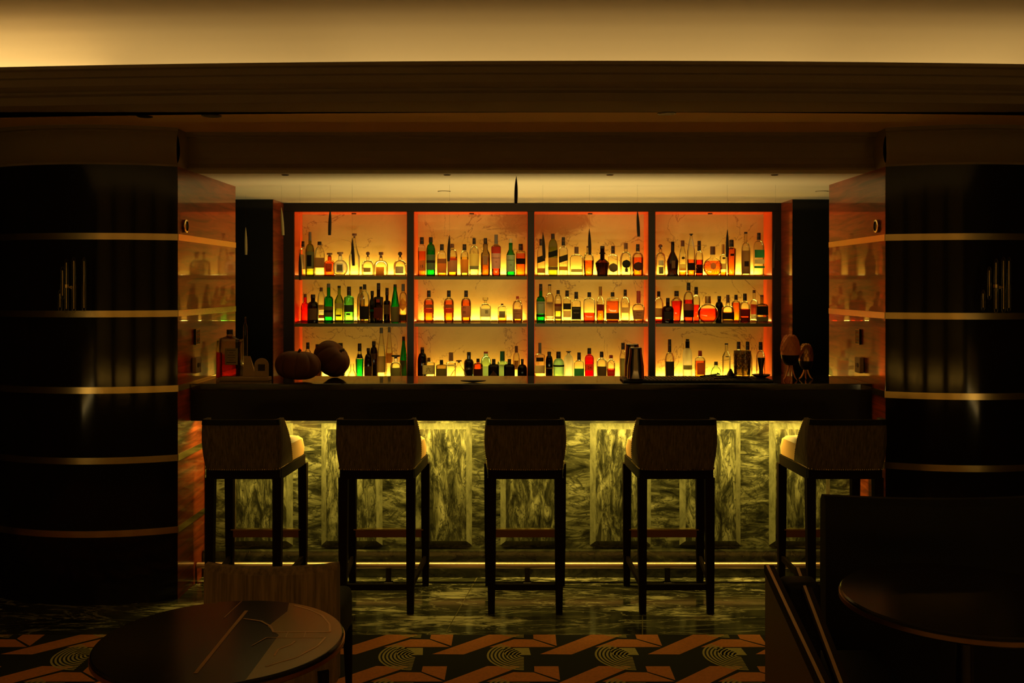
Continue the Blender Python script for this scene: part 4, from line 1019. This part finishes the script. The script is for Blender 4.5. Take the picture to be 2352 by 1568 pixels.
# ------------------------------------------------------------------ glass tube sconces on the columns
def sconce(side, px_, D):
    X = wx(px_, D); r_ = simple('wall_sconce', 'cluster of hanging glass tubes on the %s column' % side, 'wall light', (X, D, 1.60), 'tube sconces on the columns')
    for i, (dx, t_, q_, dy) in enumerate(((-32, 665, 715, .0), (-22, 612, 688, -.02), (-10, 594, 718, -.035), (7, 590, 718, -.035), (25, 590, 716, -.01))):
        x = dx*D/F; zt, zb = wz(t_, D)-1.6, wz(q_, D)-1.6
        b = MB(); b.lathe([(.003, zb), (.009, zb+.008), (.010, zb+.02), (.010, zt-.015), (.006, zt-.004), (.002, zt)], 16, Matrix.Translation((x, dy, 0))); b.build('glass_tube', G['clear'], r_, True)
        b = MB(); b.lathe([(.0035, zb+.02), (.0035, zt-.02)], 10, Matrix.Translation((x, dy, 0))); b.build('glint_rod', M['brass'], r_, True)  # brass added inside the tube to give the bright lines of the glass
    b = MB(); b.lathe([(.011, -.012), (.013, -.012), (.013, .004), (.011, .004)], 16, Matrix.Translation((-10*D/F, -.035, 0)), closed=False); b.tube([(-.018, -.034, -.01), (.012, -.034, -.01)], .004, 8); b.tube([(0, -.03, -.01), (0, .045, -.01)], .008, 8); b.build('bracket', M['brass'], r_, True)
sconce('left', 170, 4.925); sconce('right', 2290, 4.93)

# ------------------------------------------------------------------ lounge tables and chairs in front
def round_table(px_, D, z, R, label, inlay):
    X = wx(px_, D); r_ = simple('round_table', label, 'table', (X, D, .0062), 'round lounge tables')
    zt = z-.0045
    b = MB(); b.lathe([(R*.965, zt-.03), (R, zt-.024), (R, zt-.004), (R-.004, zt)], 72); top = b.build('table_top', M['tablebase'], r_, True)
    b = MB(); b.lathe([(R+.003, zt-.022), (R+.003, zt-.010), (R+.0005, zt-.010), (R+.0005, zt-.022)], 72, closed=False); b.build('edge_band', M['gold'], r_, True)
    b = MB(); b.lathe([(.17, .0), (.175, .006), (.16, .014), (.03, .022), (.024, .05), (.022, zt-.07), (.05, zt-.045), (.09, zt-.0305)], 36); b.build('pedestal', M['darksteel'], r_, True)
    if inlay: inlay(top, X, D, z, zt, R)
    return r_
def table_inlay(top, X, D, z, zt, R):
    def t(px_, py_):   # a point of the drawing on the table top
        d = (CH-z)*F/(py_-VY); return (wx(px_, d)-X, d-D)
    # olive field on the right, clipped to the disc
    pts = [t(557, 1552), t(640, 1460), t(615, 1440), t(660, 1405), t(682, 1376)]
    a0 = math.atan2(pts[-1][1], pts[-1][0]); a1 = math.atan2(pts[0][1], pts[0][0])
    Rr = R-.006
    ring = [(Rr*math.cos(a0+(a1-a0)*i/40), Rr*math.sin(a0+(a1-a0)*i/40)) for i in range(41)]
    b = MB(); poly = ring+pts[1:-1]
    bm = bmesh.new(); f = bm.faces.new([bm.verts.new((x, y, zt+.0006)) for x, y in poly]); bmesh.ops.triangulate(bm, faces=[f]); bm.verts.index_update()
    b.add([v.co.copy() for v in bm.verts], [[v.index for v in f.verts] for f in bm.faces]); bm.free()
    b.build('olive_field', M['tablelight'], top)
    b = MB()
    def line(pp, w_):
        for p, q in zip(pp, pp[1:]):
            p, q = t(*p), t(*q)
            if math.hypot(*p) > R or math.hypot(*q) > R: continue
            b.bar((p[0], p[1], zt+.0010), (q[0], q[1], zt+.0010), w_, .0008)
    line([(566, 1404), (520, 1460), (449, 1548)], .010)
    line([(515, 1420), (555, 1382), (480, 1384)], .003)
    line([(560, 1422), (600, 1428), (622, 1440), (628, 1453), (758, 1453), (757, 1435), (740, 1415), (712, 1402), (676, 1392)], .006)
    line([(748, 1465), (730, 1485), (680, 1512), (640, 1523), (610, 1533)], .006)
    line([(578, 1485), (612, 1466), (680, 1466), (745, 1466)], .003)
    line([(662, 1453), (656, 1466)], .003); line([(702, 1453), (698, 1466)], .003)
    line([(630, 1508), (640, 1492), (668, 1482), (678, 1474)], .006)
    b.build('brass_inlay', M['inlay'], top)
round_table(508, 2.76, .62, .335, 'round lounge table with brass inlaid top, lower left foreground', table_inlay)
round_table(2215, 2.72, .75, .325, 'round dark table with rimmed edge, lower right foreground', None)

def lounge_chair(X, D, W, Zt, rz, label, back_mat, dep=.5):
    r_ = empty('lounge_chair', (X, D, .0062), rz); tag(r_, label, 'chair', 'lounge chairs around the tables')
    zt = Zt-.0045; hw = W/2
    # back: curved shell away from the seat (local +y is the rear)
    b = MB(); secs = []
    for i in range(13):
        f = -1+2*i/12; x = f*hw; y = -.06*f*f
        th = .035
        secs.append([(x, y-th, .40), (x, y-th*.8, zt-.02), (x, y-th*.4, zt), (x, y+th*.4, zt), (x, y+th*.9, zt-.02), (x, y+th, .40), (x, y+th, .22), (x, y-th, .22)])
    b.sweep(secs, closed=True); bk = b.build('backrest', back_mat, r_, True)
    b = MB()
    for i in range(int(W/.012)):
        f = -1+2*(i+.5)/int(W/.012); b.lathe([(.0026, -.002), (.0026, .0015), (.001, .0025)], 6, Matrix.Translation((f*hw*.97, -.06*f*f-.0285, zt-.028)))
    b.build('nail_trim', M['gold'], bk)
    b = MB(); b.rbox(-hw*.9, hw*.9, -dep, -.04, .26, .42, .03); b.build('seat', M['marine'], r_, True)
    for sx in (-1, 1):
        for y in (-dep+.03, 0):
            b = MB(); b.tube([(sx*hw*.85, y, .0), (sx*hw*.82, y, .27)], 0, 8, rs=[.012, .02]); b.build('leg', M['wood'], r_)
    return r_
M['chairfab'] = pr('striped_brown_fabric', (.1, .06, .03), .8)
setc(M['chairfab'], ramp(M['chairfab'], noise(M['chairfab'], coords(M['chairfab'], (1, 1, .06)), 60, 4, .7), [(.3, (.08, .055, .03)), (.7, (.32, .21, .10))]))
lounge_chair(wx(616, 3.42), 3.42, 312*3.38/F, wz(1308, 3.40), PI, 'low lounge chair with striped brown back behind the inlaid table', M['chairfab'])
lounge_chair(wx(2170, 3.25), 3.25, .76, wz(1146, 3.25), PI, 'large dark high backed chair behind the right hand table', M['marine'])
# wooden armchair seen from the side, right of the carpet
r_ = empty('armchair', (.80, 2.9, .0062)); tag(r_, 'dark wooden armchair with slanting brass edged arms, foreground right', 'chair', 'lounge chairs around the tables')
def loc(px_, py_, D): return Vector((wx(px_, D), D, wz(py_, D)))-Vector(r_.location)
b = MB()
for (a_, c_) in (((1766, 1305, 3.15), (1905, 1600, 2.25)), ((1836, 1312, 3.2), (1945, 1600, 2.3))):
    p, q = loc(*a_), loc(*c_); b.bar(p, q, .030, .022)
b.build('arm', M['wood'], r_)
b = MB()
for (a_, c_) in (((1766, 1305, 3.15), (1905, 1600, 2.25)), ((1836, 1312, 3.2), (1945, 1600, 2.3))):
    p, q = loc(*a_), loc(*c_); u = Vector((-.006, 0, .0125)); b.bar(p+u, q+u, .009, .003)
b.build('brass_edge', M['inlay'], r_)
b = MB(); p, q = loc(1766, 1312, 3.15), loc(1905, 1600, 2.25)
b.add([(p.x-.012, p.y, p.z-.012), (q.x-.012, q.y, q.z-.012), (q.x-.012, q.y, .25), (p.x-.012, p.y, .25), (p.x+.012, p.y, p.z-.012), (q.x+.012, q.y, q.z-.012), (q.x+.012, q.y, .25), (p.x+.012, p.y, .25)],
      [(0, 1, 2, 3), (7, 6, 5, 4), (0, 4, 5, 1), (1, 5, 6, 2), (2, 6, 7, 3), (3, 7, 4, 0)]); b.build('side_panel', M['chair_brown'], r_)
b = MB(); b.rbox(.02, .30, -.55, .22, .30, .46, .03); b.build('seat', M['marine'], r_, True)
b = MB(); b.rbox(.0, .11, .12, .22, .28, loc(1800, 1312, 3.15).z, .02); b.build('backrest', M['marine'], r_, True)
for x_, y_ in ((.0, .2), (.28, .2), (.0, -.5), (.28, -.5)):
    b = MB(); b.box(x_-.015, x_+.015, y_-.015, y_+.015, 0, .31); b.build('leg', M['wood'], r_)
